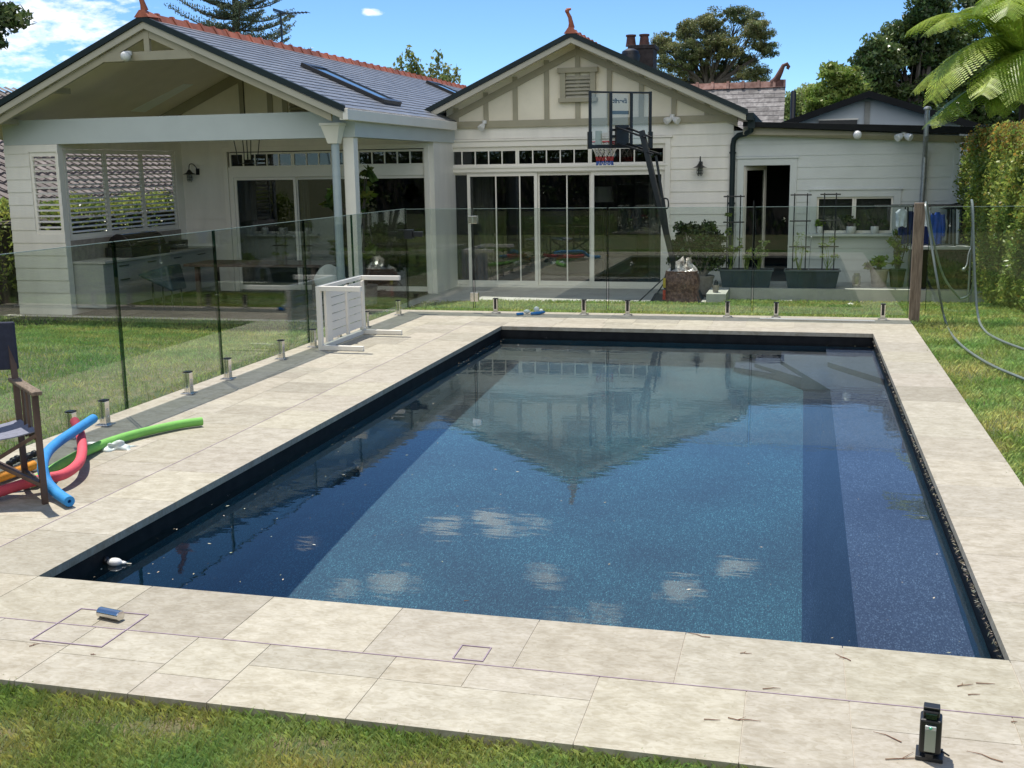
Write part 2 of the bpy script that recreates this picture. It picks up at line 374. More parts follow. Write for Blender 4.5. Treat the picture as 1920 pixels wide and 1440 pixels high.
# small pits
v3 = nn.new('ShaderNodeTexVoronoi'); v3.inputs['Scale'].default_value = 26; l.new(g2.outputs['Position'], v3.inputs['Vector'])
r3 = nn.new('ShaderNodeValToRGB'); l.new(v3.outputs['Distance'], r3.inputs[0]); r3.color_ramp.elements[0].position = .03; r3.color_ramp.elements[1].position = .10
r3.color_ramp.elements[0].color = (.55, .5, .42, 1); r3.color_ramp.elements[1].color = (1, 1, 1, 1)
x3 = nn.new('ShaderNodeMix'); x3.data_type = 'RGBA'; x3.blend_type = 'MULTIPLY'; x3.inputs[0].default_value = .7
l.new(xx.outputs[2], x3.inputs[6]); l.new(r3.outputs[0], x3.inputs[7]); l.new(x3.outputs[2], b.inputs['Base Color'])

PW, PL = 3.894, 7.808
dk = MB(); J = .0013
def stone(x0, y0, x1, y1, z=0.0, th=.04, tone=None):
    tn = tone if tone else (lambda a: (a, a*random.uniform(.985, 1.01), a*random.uniform(.96, 1.01)))(random.uniform(.93, 1.08) if random.random() > .08 else random.uniform(.80, .88))
    dk.box(x0+J, y0+J, z-th, x1-J, y1-J, z, tint=tn)
CW = .43
LEFT = -3.4
# coping: one course of slabs all round
x = 0.0
for k in range(7): stone(x, -CW, x+PW/7, 0); stone(x, PL, x+PW/7, PL+CW*.72); x += PW/7
y = 0.0
for k in range(14): stone(-CW, y, 0, y+PL/14); stone(PW, y, DX1, y+PL/14); y += PL/14
stone(PW, -CW, DX1, 0); stone(PW, PL, DX1, PL+CW*.72); stone(-CW, -CW, 0, 0); stone(-CW, PL, 0, PL+CW*.72)
# random pattern field behind the coping
def field(x0, y0, x1, y1, seed):
    rr_ = random.Random(seed); y = y0
    def split(a, b, c, d):
        wx, wy = c-a, d-b
        if wx > .85 or (wx > .62 and rr_.random() < .75):
            k = a+wx*rr_.choice((.4, .5, .6)); split(a, b, k, d); split(k, b, c, d); return
        if wy > .62 or (wy > .41 and rr_.random() < .5):
            k = b+wy*rr_.choice((.35, .5, .62)); split(a, b, c, k); split(a, k, c, d); return
        stone(a, b, c, d)
    while y < y1-1e-3:
        h = min(y1-y, .81)
        if y1-(y+h) < .2: h = y1-y
        xq = x0
        while xq < x1-1e-3:
            wq = min(x1-xq, rr_.choice((1.01, 1.22, .81)))
            if x1-(xq+wq) < .2: wq = x1-xq
            split(xq, y, xq+wq, y+h); xq += wq
        y += h
field(-CW-0.0, DY0, DX1, -CW, 3)
field(DX0, DY0, -CW, DY1, 5)
field(-CW, PL+CW*.72, DX1, DY1, 8)
tag(dk.build('pool_deck', 'trav', bevel=.001), kind='structure')
bed = MB()   # mortar bed and rough edge under the stones, ring round the pool
M['mortar'] = pm('mortar', (.40, .355, .29), .9, c2=(.50, .455, .38), scale=20)
e = .012
bed.box(DX0+e, DY0+e, -.30, DX1-e, -.015, -.0025); bed.box(DX0+e, PL+.015, -.30, DX1-e, DY1-e, -.0025)
bed.box(DX0+e, -.015, -.30, -.015, PL+.015, -.0025); bed.box(PW+.015, -.015, -.30, DX1-e, PL+.015, -.0025)
tag(bed.build('paving_bed', 'mortar'), kind='structure')

# pool shell
M['shell'] = None
def pebble(name, ca, cb, cc, scale):
    m, t, o = newmat(name); nn = t.nodes; l = t.links
    b = nn.new('ShaderNodeBsdfPrincipled'); l.new(b.outputs[0], o.inputs[0]); b.inputs['Roughness'].default_value = .6
    g_ = nn.new('ShaderNodeNewGeometry')
    mpn = nn.new('ShaderNodeMapping'); mpn.inputs['Scale'].default_value = (1, .5, 1); l.new(g_.outputs['Position'], mpn.inputs[0])
    v1 = nn.new('ShaderNodeTexVoronoi'); v1.inputs['Scale'].default_value = scale; l.new(mpn.outputs[0], v1.inputs['Vector'])
    r1 = nn.new('ShaderNodeValToRGB'); l.new(v1.outputs['Color'], r1.inputs[0])
    r1.color_ramp.elements[0].position = .25; r1.color_ramp.elements[0].color = c4(ca)
    r1.color_ramp.elements[1].position = .95; r1.color_ramp.elements[1].color = c4(cc)
    q = r1.color_ramp.elements.new(.66); q.color = c4(cb)
    n1 = nn.new('ShaderNodeTexNoise'); n1.inputs['Scale'].default_value = 1.3; n1.inputs['Detail'].default_value = 4; l.new(g_.outputs['Position'], n1.inputs['Vector'])
    r2 = nn.new('ShaderNodeValToRGB'); l.new(n1.outputs[0], r2.inputs[0]); r2.color_ramp.elements[0].color = (.75, .75, .78, 1); r2.color_ramp.elements[1].color = (1.2, 1.2, 1.15, 1)
    r2.color_ramp.elements[0].position = .35; r2.color_ramp.elements[1].position = .65
    x_ = nn.new('ShaderNodeMix'); x_.data_type = 'RGBA'; x_.blend_type = 'MULTIPLY'; x_.inputs[0].default_value = 1
    l.new(r1.outputs[0], x_.inputs[6]); l.new(r2.outputs[0], x_.inputs[7]); l.new(x_.outputs[2], b.inputs['Base Color'])
    return m
m = pebble('pebble_pool_lining', (.007, .045, .078), (.015, .088, .132), (.085, .27, .34), 220)
M['shell'] = m
M['tileline'] = pm('dark_waterline_tile', (.006, .007, .009), .6, c2=(.014, .016, .018), scale=10, spec=.2)
M['bench'] = pebble('slate_blue_pebble', (.022, .040, .085), (.04, .065, .13), (.13, .20, .31), 200)
sh = MB(); wl = -.26; fa, fb = -1.72, -1.25    # floor falls towards the camera
IN = .012                                       # coping overhangs the wall a little
X0, X1, Y0, Y1 = -IN, PW+IN, -IN, PL+IN
sh.add([(X0, Y0, fa), (X1, Y0, fa), (X1, Y1, fb), (X0, Y1, fb)], [(0, 1, 2, 3)])
sh.add([(X0, Y0, fa), (X0, Y1, fb), (X0, Y1, wl), (X0, Y0, wl)], [(0, 1, 2, 3)])
sh.add([(X1, Y0, fa), (X1, Y1, fb), (X1, Y1, wl), (X1, Y0, wl)], [(3, 2, 1, 0)])
sh.add([(X0, Y0, fa), (X1, Y0, fa), (X1, Y0, wl), (X0, Y0, wl)], [(3, 2, 1, 0)])
sh.add([(X0, Y1, fb), (X1, Y1, fb), (X1, Y1, wl), (X0, Y1, wl)], [(0, 1, 2, 3)])
shell = tag(sh.build('pool_basin', 'shell'), kind='structure')
be = MB()   # swim-out bench along the right wall and the steps in the far corner
bx = 3.44
be.add([(bx, Y0, -.62), (X1-.002, Y0, -.62), (X1-.002, Y1, -.62), (bx, Y1, -.62), (3.22, Y0, fa+.01), (3.22, Y1, fb+.01)], [(0, 1, 2, 3), (4, 0, 3, 5)])
for k, (sx, sy, sz) in enumerate(((2.55, 7.15, -1.02), (2.75, 6.75, -.82), (3.0, 6.3, -.60))):
    be.hexa([(sx-.02, 7.40-.35*k*0, -1.3), (bx+.02, sy-.5, -1.3), (bx+.02, Y1, -1.3), (sx-.02, Y1, -1.3), (sx, 7.3, sz), (bx+.02, sy-.45, sz), (bx+.02, Y1-.002, sz), (sx, Y1-.002, sz)])
be.add([(bx, 7.0, -.36), (X1-.004, 6.2, -.36), (X1-.004, Y1-.003, -.36), (bx, Y1-.003, -.36), (bx, 7.0, -.62), (X1-.004, 6.2, -.62)], [(0, 1, 2, 3), (4, 5, 1, 0)])
bench = tag(be.build('pool_bench', 'bench'), kind='structure')
wt = MB()   # dark waterline band under the coping
wt.box(X0-.03, Y0-.03, wl, X0-.001, Y1+.03, -.042); wt.box(X1+.001, Y0-.03, wl, X1+.03, Y1+.03, -.042)
wt.box(X0-.001, Y0-.03, wl, X1+.001, Y0-.001, -.042); wt.box(X0-.001, Y1+.001, wl, X1+.001, Y1+.03, -.042)
tag(wt.build('waterline_band', 'tileline'), kind='structure')
ZWAT = -.12
m, t, o = newmat('pool_water'); nn = t.nodes; l = t.links
gb = nn.new('ShaderNodeBsdfGlass'); gb.inputs['IOR'].default_value = 1.333; gb.inputs['Roughness'].default_value = 0; gb.inputs[0].default_value = (.93, .97, .985, 1)
g_ = nn.new('ShaderNodeNewGeometry'); mpn = nn.new('ShaderNodeMapping'); mpn.inputs['Scale'].default_value = (.7, 1.7, 1); mpn.inputs['Rotation'].default_value = (0, 0, .12)
l.new(g_.outputs['Position'], mpn.inputs[0])
n1 = nn.new('ShaderNodeTexNoise'); n1.inputs['Scale'].default_value = 4.2; n1.inputs['Detail'].default_value = 3; n1.inputs['Roughness'].default_value = .45; l.new(mpn.outputs[0], n1.inputs['Vector'])
bp = nn.new('ShaderNodeBump'); bp.inputs['Strength'].default_value = .015; bp.inputs['Distance'].default_value = .05; l.new(n1.outputs[0], bp.inputs['Height']); l.new(bp.outputs[0], gb.inputs['Normal'])
l.new(gb.outputs[0], o.inputs[0]); M['water'] = m
wa = MB(); wa.add([(X0, Y0, ZWAT), (X1, Y0, ZWAT), (X1, Y1, ZWAT), (X0, Y1, ZWAT)], [(0, 1, 2, 3)])
water = tag(wa.build('pool_water', 'water', smooth=True), kind='structure')
for ob in (shell, bench):
    ob.cycles.is_caustics_receiver = True
water.cycles.is_caustics_caster = True

# ---- patio, porch slab, path, ledge
pt = MB()
def patio_field(x0, y0, x1, y1, sx=.9, sy=.6):
    y = y0
    while y < y1-1e-3:
        x = x0; yy = min(y+sy, y1)
        while x < x1-1e-3:
            xx_ = min(x+sx, x1); pt.box(x+.003, y+.003, PZ-.05, xx_-.003, yy-.003, PZ, tint=random.uniform(.93, 1.07)); x = xx_
        y = yy
patio_field(-3.45, 14.62, 1.66, 17.0); patio_field(-9.6, 11.9, -3.45, 17.0, .9, .6)
tag(pt.build('patio', 'patio'), kind='structure')
pb = MB(); pb.box(-3.44, 14.64, -1.2, 1.65, 16.99, PZ-.01); pb.box(-9.59, 11.92, -1.2, -3.45, 16.99, PZ-.01)
tag(pb.build('patio_slab', 'mortar'), kind='structure')
ed = MB()
M['edge_stone'] = pm('pale_edge_stone', (.50, .47, .40), .7, c2=(.58, .55, .48), scale=6, bump=.2)
ed.box(-3.45, 14.38, -1.2, 1.66, 14.615, PZ+.004)
ed.box(-3.45, 11.9, -1.2, -3.2, 14.375, PZ+.004)
ed.box(-9.6, 11.75, -1.2, -3.205, 11.895, PZ+.006)
tag(ed.build('path', 'edge_stone'), kind='structure')
lg = MB(); LZ = -.40
lg.box(1.995, 15.75, -1.2, 6.9, 16.99, LZ); lg.box(1.67, 14.75, -1.2, 1.992, 16.99, LZ+.002)
tag(lg.build('ledge', pm('ledge_concrete', (.40, .40, .36), .8, c2=(.50, .49, .44), scale=4, bump=.2)), kind='structure')

# ---- grass: individual blades where the camera can make them out
def grass_patch(n, x0, y0, x1, y1, hgt, wid, edge=None):
    x = RNG.uniform(x0, x1, n*2); y = RNG.uniform(y0, y1, n*2)
    # patchy cover
    k = np.sin(x*3.1+1.3*np.sin(y*2.2))*np.sin(y*2.7+1.7*np.sin(x*1.9))+.6*np.sin(x*9+y*4)*np.sin(y*8-x*5)
    bare = sum(np.exp(-(((x-a)/.22)**2+((y-b)/.07)**2)) for a, b in ((1.15, -1.03), (1.75, -1.02), (2.55, -1.04), (3.3, -1.02), (.5, -1.1), (5.4, 4.2), (5.0, 6.6)))
    keep = RNG.random(n*2) < np.clip(.72+.30*k-.6*bare, .15, 1)
    x = x[keep][:n]; y = y[keep][:n]; k = k[keep][:n]
    z = gh(x, y)-.004
    n = len(x); h = hgt*(.45+.9*RNG.random(n)); a = RNG.random(n)*6.283; ln = (.15+.75*RNG.random(n))*h
    dx, dy = np.cos(a)*ln, np.sin(a)*ln; wx, wy = -np.sin(a)*wid, np.cos(a)*wid
    b0 = np.stack([x-wx, y-wy, z], 1); b1 = np.stack([x+wx, y+wy, z], 1)
    m0 = np.stack([x+dx*.45+wx*.7, y+dy*.45+wy*.7, z+h*.68], 1); t0 = np.stack([x+dx, y+dy, z+h*.92], 1)
    return np.stack([b0, b1, m0, t0], 1), k
def grass(name_parts, mat):
    P = np.concatenate([p for p, k in name_parts]); K = np.concatenate([k for p, k in name_parts])
    T = tints(len(P), .65, 1.45, .07); T[:, 0] *= np.clip(1.08-.22*K, .85, 1.25); return P, T
parts = [grass_patch(150000, -1.4, -1.75, 4.8, -.885, .036, .0011), grass_patch(26000, 4.33, -.9, 7.2, 9.0, .05, .004),
         grass_patch(42000, 4.32, 2.0, 6.6, 9.0, .045, .0032),
         grass_patch(9000, 4.32, .6, 5.4, 3.5, .045, .0025),
         grass_patch(70000, -7.9, 1.0, -1.63, 11.7, .045, .0048),
         grass_patch(30000, -3.1, 9.05, 4.6, 14.36, .06, .005), grass_patch(26000, 2.0, 11.0, 7.4, 15.74, .075, .006),
         grass_patch(26000, 4.32, 9.0, 7.6, 15.7, .06, .006), grass_patch(16000, -7.9, -2.0, -1.63, 1.0, .04, .004), grass_patch(9000, -9.8, 5, -5, 11.7, .05, .006),
         grass_patch(3500, -1.6, -.935, 4.6, -.89, .045, .0011), grass_patch(1500, 4.345, 2.0, 4.38, 9, .035, .002)]
GP, GT = grass(parts, None)
tag(quads('grass', GP, 'grass_blade', GT), 'short mown green lawn grass with yellow patches around the pool paving', 'grass', kind='stuff')
dp, dk_ = grass_patch(9000, -1.4, -1.7, 4.8, -.89, .022, .0016)
dp2, _ = grass_patch(2500, 4.34, 1.5, 7.0, 9.0, .025, .003)
dp = np.concatenate([dp, dp2])
tag(quads('dry_grass', dp, 'grass_dry', tints(len(dp), .5, 1.3, .05)), 'dry straw coloured thatch between the green grass blades', 'dry grass', kind='stuff')
# ================================================================== HOUSE
FY = 17.0; BY = 15.8
def ax(px, Y, py=300): return at(px, py, Y=Y).x
def azz(py, Y, px=1100): return at(px, py, Y=Y).z
def split_boards(mb, u0, u1, z0, z1, openings, pitch, place, lap=.018):
    """lap siding on a wall: place(u, off, z) -> point; openings (u0,u1,z0,z1)"""
    rows = []; z = z0
    zb = [z0]
    k = math.floor(z0/pitch)
    cuts = sorted(set([z0, z1]+[round(i*pitch, 4) for i in range(k, int(z1/pitch)+2) if z0 < i*pitch < z1]+[v for o in openings for v in o[2:4] if z0 < v < z1]))
    for a, b in zip(cuts[:-1], cuts[1:]):
        if b-a < 1e-4: continue
        mid = (a+b)/2; base = math.floor(mid/pitch)*pitch
        ofa = .004+lap*(1-(a-base)/pitch); ofb = .004+lap*(1-(b-base)/pitch)
        segs = [(u0, u1)]
        for o in openings:
            if o[2] < mid < o[3]:
                ns = []
                for s0, s1 in segs:
                    if o[1] <= s0 or o[0] >= s1: ns.append((s0, s1)); continue
                    if o[0] > s0: ns.append((s0, o[0]))
                    if o[1] < s1: ns.append((o[1], s1))
                segs = ns
        for s0, s1 in segs:
            tn = 1.0
            mb.hexa([place(s0, ofa, a), place(s1, ofa, a), place(s1, -.12, a), place(s0, -.12, a),
                     place(s0, ofb, b), place(s1, ofb, b), place(s1, -.12, b), place(s0, -.12, b)])
def front(Y): return lambda u, off, z: (u, Y-off, z)

house = thing('house', 'white weatherboard bungalow with twin gables, slate roof and sliding glass doors behind the pool', 'house', (-1, 17, PZ))
hx0, hx1 = -3.46, 1.93       # garden gable wall
cxR = ax(1393, FY)
dz0, dz1 = PZ+.0, azz(320, FY)           # doors
d0, d1 = ax(838, FY), ax(1247, FY)
tz0, tz1 = azz(305, FY), azz(279, FY, 1050)    # transom glass
t0_, t1_ = ax(836, FY), ax(1252, FY)
BELT0, BELT1 = azz(239, FY, 950), azz(226, FY, 950)
ops = [(d0, d1, PZ-1, tz1+.06)]
mb = MB(); split_boards(mb, hx0, hx1, PZ, BELT0+.02, ops, .205, front(FY))
# return wall of the garden gable towards the porch
mb.box(hx0, BY, PZ, hx0+.10, FY+.1, 2.6)
mb.build('wall', 'white_board', house)
tr = MB()
def frame(tr, x0, x1, z0, z1, Y, wt=.09, dep=.03, sill=True, back=.0):
    tr.box(x0-wt, Y-dep, z0-.001, x0, Y+back, z1+wt); tr.box(x1, Y-dep, z0-.001, x1+wt, Y+back, z1+wt)
    tr.box(x0-.0005, Y-dep-.001, z1+.0005, x1+.0005, Y+back, z1+wt+.001)
frame(tr, d0, d1, PZ, tz1+.06, FY, .10, .045)
tr.box(d0-.14, FY-.07, tz1+.165, d1+.14, FY-.0, tz1+.20)
tr.build('door_surround', 'white', house, bevel=.004)
# glazing bars and panes: each sliding door leaf is a part
def leafdoor(x0, x1, z0, z1, Y, st=.055, name='sliding_door', bars=(), par=None, glass='window', mat='white'):
    f = MB(); f.box(x0, Y, z0, x0+st, Y+.045, z1); f.box(x1-st, Y, z0, x1, Y+.045, z1)
    f.box(x0+st, Y+.002, z0, x1-st, Y+.043, z0+.09); f.box(x0+st, Y+.002, z1-st, x1-st, Y+.043, z1)
    for bx_ in bars: f.box(bx_-.012, Y+.004, z0+.09, bx_+.012, Y+.04, z1-st)
    fr = f.build(name, mat, par, bevel=.003)
    p = MB(); p.box(x0+st, Y+.02, z0+.09, x1-st, Y+.026, z1-st); p.build('pane', glass, fr)
    return fr
xs_ = [ax(q, FY) for q in (845, 874, 1006, 1107, 1247)]
head = dz1-.02
fx = MB(); fx.box(d0, FY+.0, head, d1, FY+.12, tz0-.03)    # head beam between doors and transom
fx.box(d0, FY-.03, head+.02, d1, FY-.001, head+.10)
fx.box(d0, FY+.0, PZ, d1, FY+.14, PZ+.035)
fx.box(d0, FY+.0, PZ+.036, xs_[0], FY+.12, head-.001); 
fx.box(d0, FY+.0, tz1+.0, d1, FY+.12, tz1+.06)
fx.build('door_frame', 'white', house, bevel=.003)
bars2 = [ax(928, FY), ax(973, FY)]
leafdoor(xs_[0]+.002, xs_[1]+.03, PZ+.037, head-.002, FY+.085, .03, par=house)
leafdoor(xs_[1], xs_[2], PZ+.037, head-.002, FY+.02, .06, bars=bars2, par=house)
leafdoor(xs_[2]-.02, xs_[3]+.02, PZ+.037, head-.002, FY+.075, .055, bars=[ax(1061, FY)], par=house)
leafdoor(xs_[3], d1-.002, PZ+.037, head-.002, FY+.02, .065, par=house)
def transom(x0, x1, z0, z1, Y, groups, per=5, par=None):
    gw = (x1-x0)/groups
    for gi in range(groups):
        f = MB(); a = x0+gi*gw; b = a+gw; st = .035
        f.box(a+.001, Y, z0-st, b-.001, Y+.05, z0); f.box(a+.001, Y, z1, b-.001, Y+.05, z1+st)
        f.box(a+.001, Y, z0, a+st, Y+.05, z1); f.box(b-st, Y, z0, b-.001, Y+.05, z1)
        for k in range(1, per):
            q = a+st+(gw-2*st)*k/per; f.box(q-.011, Y+.004, z0, q+.011, Y+.046, z1)
        o = f.build('transom_window', 'white', par, bevel=.002)
        p = MB(); p.box(a+st, Y+.022, z0, b-st, Y+.028, z1); p.build('pane', 'window', o)
transom(t0_+.02, d1-.004, tz0+.0, tz1-.02, FY+.005, 3, par=house)
ss = MB(); ss.box(d0-.05, FY-.055, tz0-.075, d1+.05, FY-.002, tz0-.035); ss.build('transom_sill', 'white', house, bevel=.004)

# gable: cream panel with olive battens
apx, apz = -.93, 3.98
def roofz(x, ax_=apx, az_=apz, s=.462): return az_-s*abs(x-ax_)
gx0, gx1 = -3.47, 2.0
pn = MB(); pn.prism([(gx0, BELT0), (gx1, BELT0), (gx1, roofz(gx1)-.0), (apx, apz-.0), (gx0, roofz(gx0)-.0)], FY-.02, FY+.1, 'y'); pn.build('gable_panel', 'cream', house)
bt = MB(); yb = FY-.055
bt.box(gx0+.0, yb-.01, BELT0, gx1, FY-.021, BELT1)
for q in (856, 912, 967, 1026, 1084, 1143, 1203, 1264, 1326):
    xc = ax(q, FY, 200); top = roofz(xc)-.20
    if top > BELT1+.02:
        bt.box(xc-.045, yb+.005, BELT1+.0005, xc+.045, FY-.021, top+.14)
for s in (-1, 1):   # raking battens under the barge
    xe = gx0 if s < 0 else gx1
    a = (apx, apz-.13); b = (xe, roofz(xe)-.13)
    bt.prism([(a[0], a[1]-.13), (b[0], b[1]-.13), (b[0], b[1]), (a[0], a[1])], yb-.004, FY-.0215, 'y')
bt.build('gable_batten', 'olive', house, bevel=.003)
# vent in the gable
vx0, vx1 = ax(1062, FY, 160), ax(1108, FY, 160); vz0, vz1 = azz(184, FY, 1085), azz(142, FY, 1085)
v = MB(); 
v.box(vx0-.10, yb-.05, vz0, vx0, FY-.021, vz1+.05); v.box(vx1, yb-.05, vz0, vx1+.10, FY-.021, vz1+.05)
v.prism([(vx0-.145, vz1+.05), (vx1+.145, vz1+.05), (vx1+.145, vz1+.14), (vx0-.145, vz1+.14)], yb-.075, FY-.021, 'y')
v.box(vx0-.13, yb-.08, vz0-.075, vx1+.13, FY-.021, vz0)
vo = v.build('gable_vent', 'olive', house, bevel=.003)
v = MB()
for k in range(6):
    zc = vz0+(k+.5)*(vz1-vz0)/6; v.hexa([(vx0, yb-.035, zc-.03), (vx1, yb-.035, zc-.03), (vx1, yb-.028, zc-.038), (vx0, yb-.028, zc-.038), (vx0, FY-.022, zc+.035), (vx1, FY-.022, zc+.035), (vx1, FY-.021, zc+.025), (vx0, FY-.021, zc+.025)])
v.build('louvre', 'beige', vo)

# slate roofs: real lapped courses
def slate_slope(mb, xr, zr, xe, ze, y0, y1, course=.165, wslate=.26, rnd=random):
    n = max(1, int(math.hypot(xe-xr, ze-zr)/course)); 
    nx = -(ze-zr); nz_ = (xe-xr); ln = math.hypot(nx, nz_); nx, nz_ = nx/ln, nz_/ln
    if nz_ < 0: nx, nz_ = -nx, -nz_
    for k in range(n):
        a = k/n; b = (k+1)/n
        xa, za = xr+(xe-xr)*a, zr+(ze-zr)*a; xb, zb = xr+(xe-xr)*b, zr+(ze-zr)*b
        y = y0-(rnd.random()*.3 if k % 2 else 0)*0
        off = (k % 2)*wslate/2; yy = y0
        while yy < y1-1e-4:
            ye = min(y1, yy+(wslate-off if yy == y0 and off else wslate))
            t1 = .006; t2 = .016; tn = rnd.uniform(.82, 1.15)
            mb.hexa([(xb, yy+.001, zb), (xb, ye-.001, zb), (xa, ye-.001, za-.004), (xa, yy+.001, za-.004),
                     (xb+nx*t2, yy+.001, zb+nz_*t2), (xb+nx*t2, ye-.001, zb+nz_*t2), (xa+nx*t1, ye-.001, za+nz_*t1), (xa+nx*t1, yy+.001, za+nz_*t1)], tn)
            yy = ye
def gable_roof(par, ax_, az_, exL, exR, y0, y1, s, mat='slate', ridge='terracotta', vergemat='darkgreen', th=.07, ceilmat='ceiling', ridge_len=.42, bargemat='beige', bargeh=.10):
    zL, zR = az_-s*(ax_-exL), az_-s*(exR-ax_)
    r = MB(); slate_slope(r, ax_, az_, exL, zL, y0, y1); slate_slope(r, ax_, az_, exR, zR, y0, y1)
    ro = r.build('roof', mat, par)
    c = MB()
    for xe, ze in ((exL, zL), (exR, zR)):
        c.prism([(ax_, az_-.012), (xe, ze-.012), (xe, ze-th), (ax_, az_-th)], y0+.005, y1, 'y')
    c.build('soffit', ceilmat, par)
    v = MB()
    for xe, ze, sg in ((exL, zL, -1), (exR, zR, 1)):
        v.prism([(ax_, az_+.035), (xe+sg*.03, ze+.035-.0), (xe+sg*.03, ze-.055), (ax_, az_-.055)], y0-.05, y0+.03, 'y')
    v.build('verge_cap', vergemat, par)
    v = MB()
    for xe, ze, sg in ((exL, zL, -1), (exR, zR, 1)):
        v.prism([(ax_, az_-.056), (xe, ze-.056), (xe, ze-.056-bargeh), (ax_, az_-.056-bargeh)], y0-.02, y0+.02, 'y')
    v.build('barge_board', bargemat, par, bevel=.003)
    rd = MB(); y = y0-.02; rr_ = random.Random(4)
    while y < y1-.01:
        ye = min(y1, y+ridge_len); tn = rr_.uniform(.75, 1.25)
        zt = az_+.008; hl = .088
        rd.prism([(ax_-hl, zt-hl*s-.005), (ax_-.02, zt+.075), (ax_+.02, zt+.075), (ax_+hl, zt-hl*s-.005), (ax_+hl-.015, zt-hl*s-.02), (ax_, zt+.045), (ax_-hl+.015, zt-hl*s-.02)], y, ye+.0, 'y', tn)
        rd.prism([(ax_-hl-.018, zt-hl*s-.003), (ax_-.025, zt+.098), (ax_+.025, zt+.098), (ax_+hl+.018, zt-hl*s-.003), (ax_+hl-.012, zt-hl*s-.018), (ax_, zt+.05), (ax_-hl+.012, zt-hl*s-.018)], ye-.05, ye+.012, 'y', tn*1.05)
        y = ye
    rd.build('ridge_cap', ridge, par)
    return ro
def finial(par, x, y, z, h, mat='terracotta', flip_=1):
    f = MB()
    f.hexa([(x-.12, y-.08, z-.06), (x+.12, y-.08, z-.06), (x+.10, y+.3, z-.03), (x-.10, y+.3, z-.03), (x-.045, y-.05, z+.05), (x+.045, y-.05, z+.05), (x+.03, y+.2, z+.03), (x-.03, y+.2, z+.03)])
    pts = [(x, y+.03, z+.05), (x, y-.00, z+.35*h), (x-.015*flip_, y-.03, z+.62*h), (x-.05*flip_, y-.06, z+.82*h), (x-.045*flip_, y-.07, z+.97*h), (x+.01*flip_, y-.05, z+1.0*h)]
    f.tube(pts, [.06, .042, .034, .03, .034, .02], 10); f.ball((x-.055*flip_, y-.075, z+.9*h), .04)
    f.build('finial', mat, par, smooth=True)
RY0 = 16.42
gable_roof(house, apx, apz+.06, -3.95, 2.17, RY0, 27, .462)
finial(house, apx, RY0+.02, apz+.12, .36)
# right eave gutter and downpipe
gt = MB(); zE = roofz(2.17)
gt.box(2.18, RY0-.02, zE-.09, 2.30, 27, zE+.04); gt.build('gutter', 'darkgreen', house, bevel=.006)
dpx = ax(1374, FY, 300); dp_ = MB()
dp_.box(2.19, FY-.42, zE-.22, 2.32, FY-.30, zE-.04)
dp_.tube([(2.25, FY-.36, zE-.2), (2.25, FY-.36, zE-.26), (2.15, FY-.2, zE-.31), (dpx+.10, FY-.10, zE-.33), (dpx+.02, FY-.07, zE-.40), (dpx, FY-.07, zE-.5), (dpx, FY-.07, PZ+.02)], .048, 12)
for zz in (1.9, 1.0, .1): dp_.box(dpx-.06, FY-.10, zz, dpx+.06, FY-.02, zz+.03)
dp_.build('downpipe', 'darkgreen', house, smooth=True)

# ---- porch wing
PX = -3.42; PY0 = 12.0; PAX, PAZ = -6.37, 3.93; PS = .446; PRY = 11.42
def prz(x): return PAZ-PS*abs(x-PAX)
PXL = -9.45
gable_roof(house, PAX, PAZ+.04, -9.95, -3.27, PRY, 28, PS, bargeh=.10)
finial(house, PAX, PRY+.02, PAZ+.10, .38, flip_=1)
# beams
bzb, bzt = at(300, 262, Y=PY0).z, at(300, 212, Y=PY0).z
bzb, bzt = 2.19, 2.58
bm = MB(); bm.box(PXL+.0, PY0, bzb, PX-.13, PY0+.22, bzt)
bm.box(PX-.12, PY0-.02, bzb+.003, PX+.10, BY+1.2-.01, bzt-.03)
bm.build('beam', pm('pale_grey_blue_beam', (.50, .545, .535), .45, var=.03, scale=2), house, bevel=.004)  # beam coloured darker and bluer than the white post
fc = MB(); fc.box(-3.30, PRY+.02, 2.42, -3.20, RY0+.35, 2.575); fc.box(-3.32, PRY-.01, 2.42, -3.19, PRY+.019, 2.58)
fc.build('gutter', 'white', house, bevel=.006)
po = MB(); pxp = at(661, 400, Y=PY0+.05).x
po.box(pxp-.085, PY0-.005, PZ, pxp+.085, PY0+.165, bzb-.0005); po.build('porch_post', 'white', house, bevel=.005)
rh = MB(); rx = at(629, 300, Y=PY0-.1).x
rh.hexa([(rx-.075, PY0-.19, 2.10), (rx+.075, PY0-.19, 2.10), (rx+.075, PY0-.03, 2.10), (rx-.075, PY0-.03, 2.10), (rx-.15, PY0-.26, 2.36), (rx+.15, PY0-.26, 2.36), (rx+.15, PY0-.025, 2.36), (rx-.15, PY0-.025, 2.36)])
rh.box(rx-.165, PY0-.275, 2.361, rx+.165, PY0-.024, 2.40)
rh.build('rain_head', 'white', house, bevel=.004)
dq = MB(); dq.tube([(rx+.005, PY0-.10, 2.12), (rx+.005, PY0-.10, PZ)], .062, 16); dq.tube([(rx+.005, PY0-.10, 1.62), (rx+.005, PY0-.10, 1.64)], .066, 16)
dq.build('downpipe', pm('pale_blue_pipe', (.40, .46, .47), .4, var=.04), house, smooth=True)
# left end wall: a pier with a louvred panel to the front, shutters along the side
wl_ = MB(); LX0, LX1 = PXL, -8.45
fy = front(PY0)
lx0, lx1 = at(60, 350, Y=PY0).x, at(112, 350, Y=PY0).x
lz0, lz1 = at(85, 440, Y=PY0).z, at(85, 285, Y=PY0).z
split_boards(wl_, LX0, LX1, PZ-.2, bzb-.002, [(lx0, lx1, lz0, lz1)], .205, fy, .014)

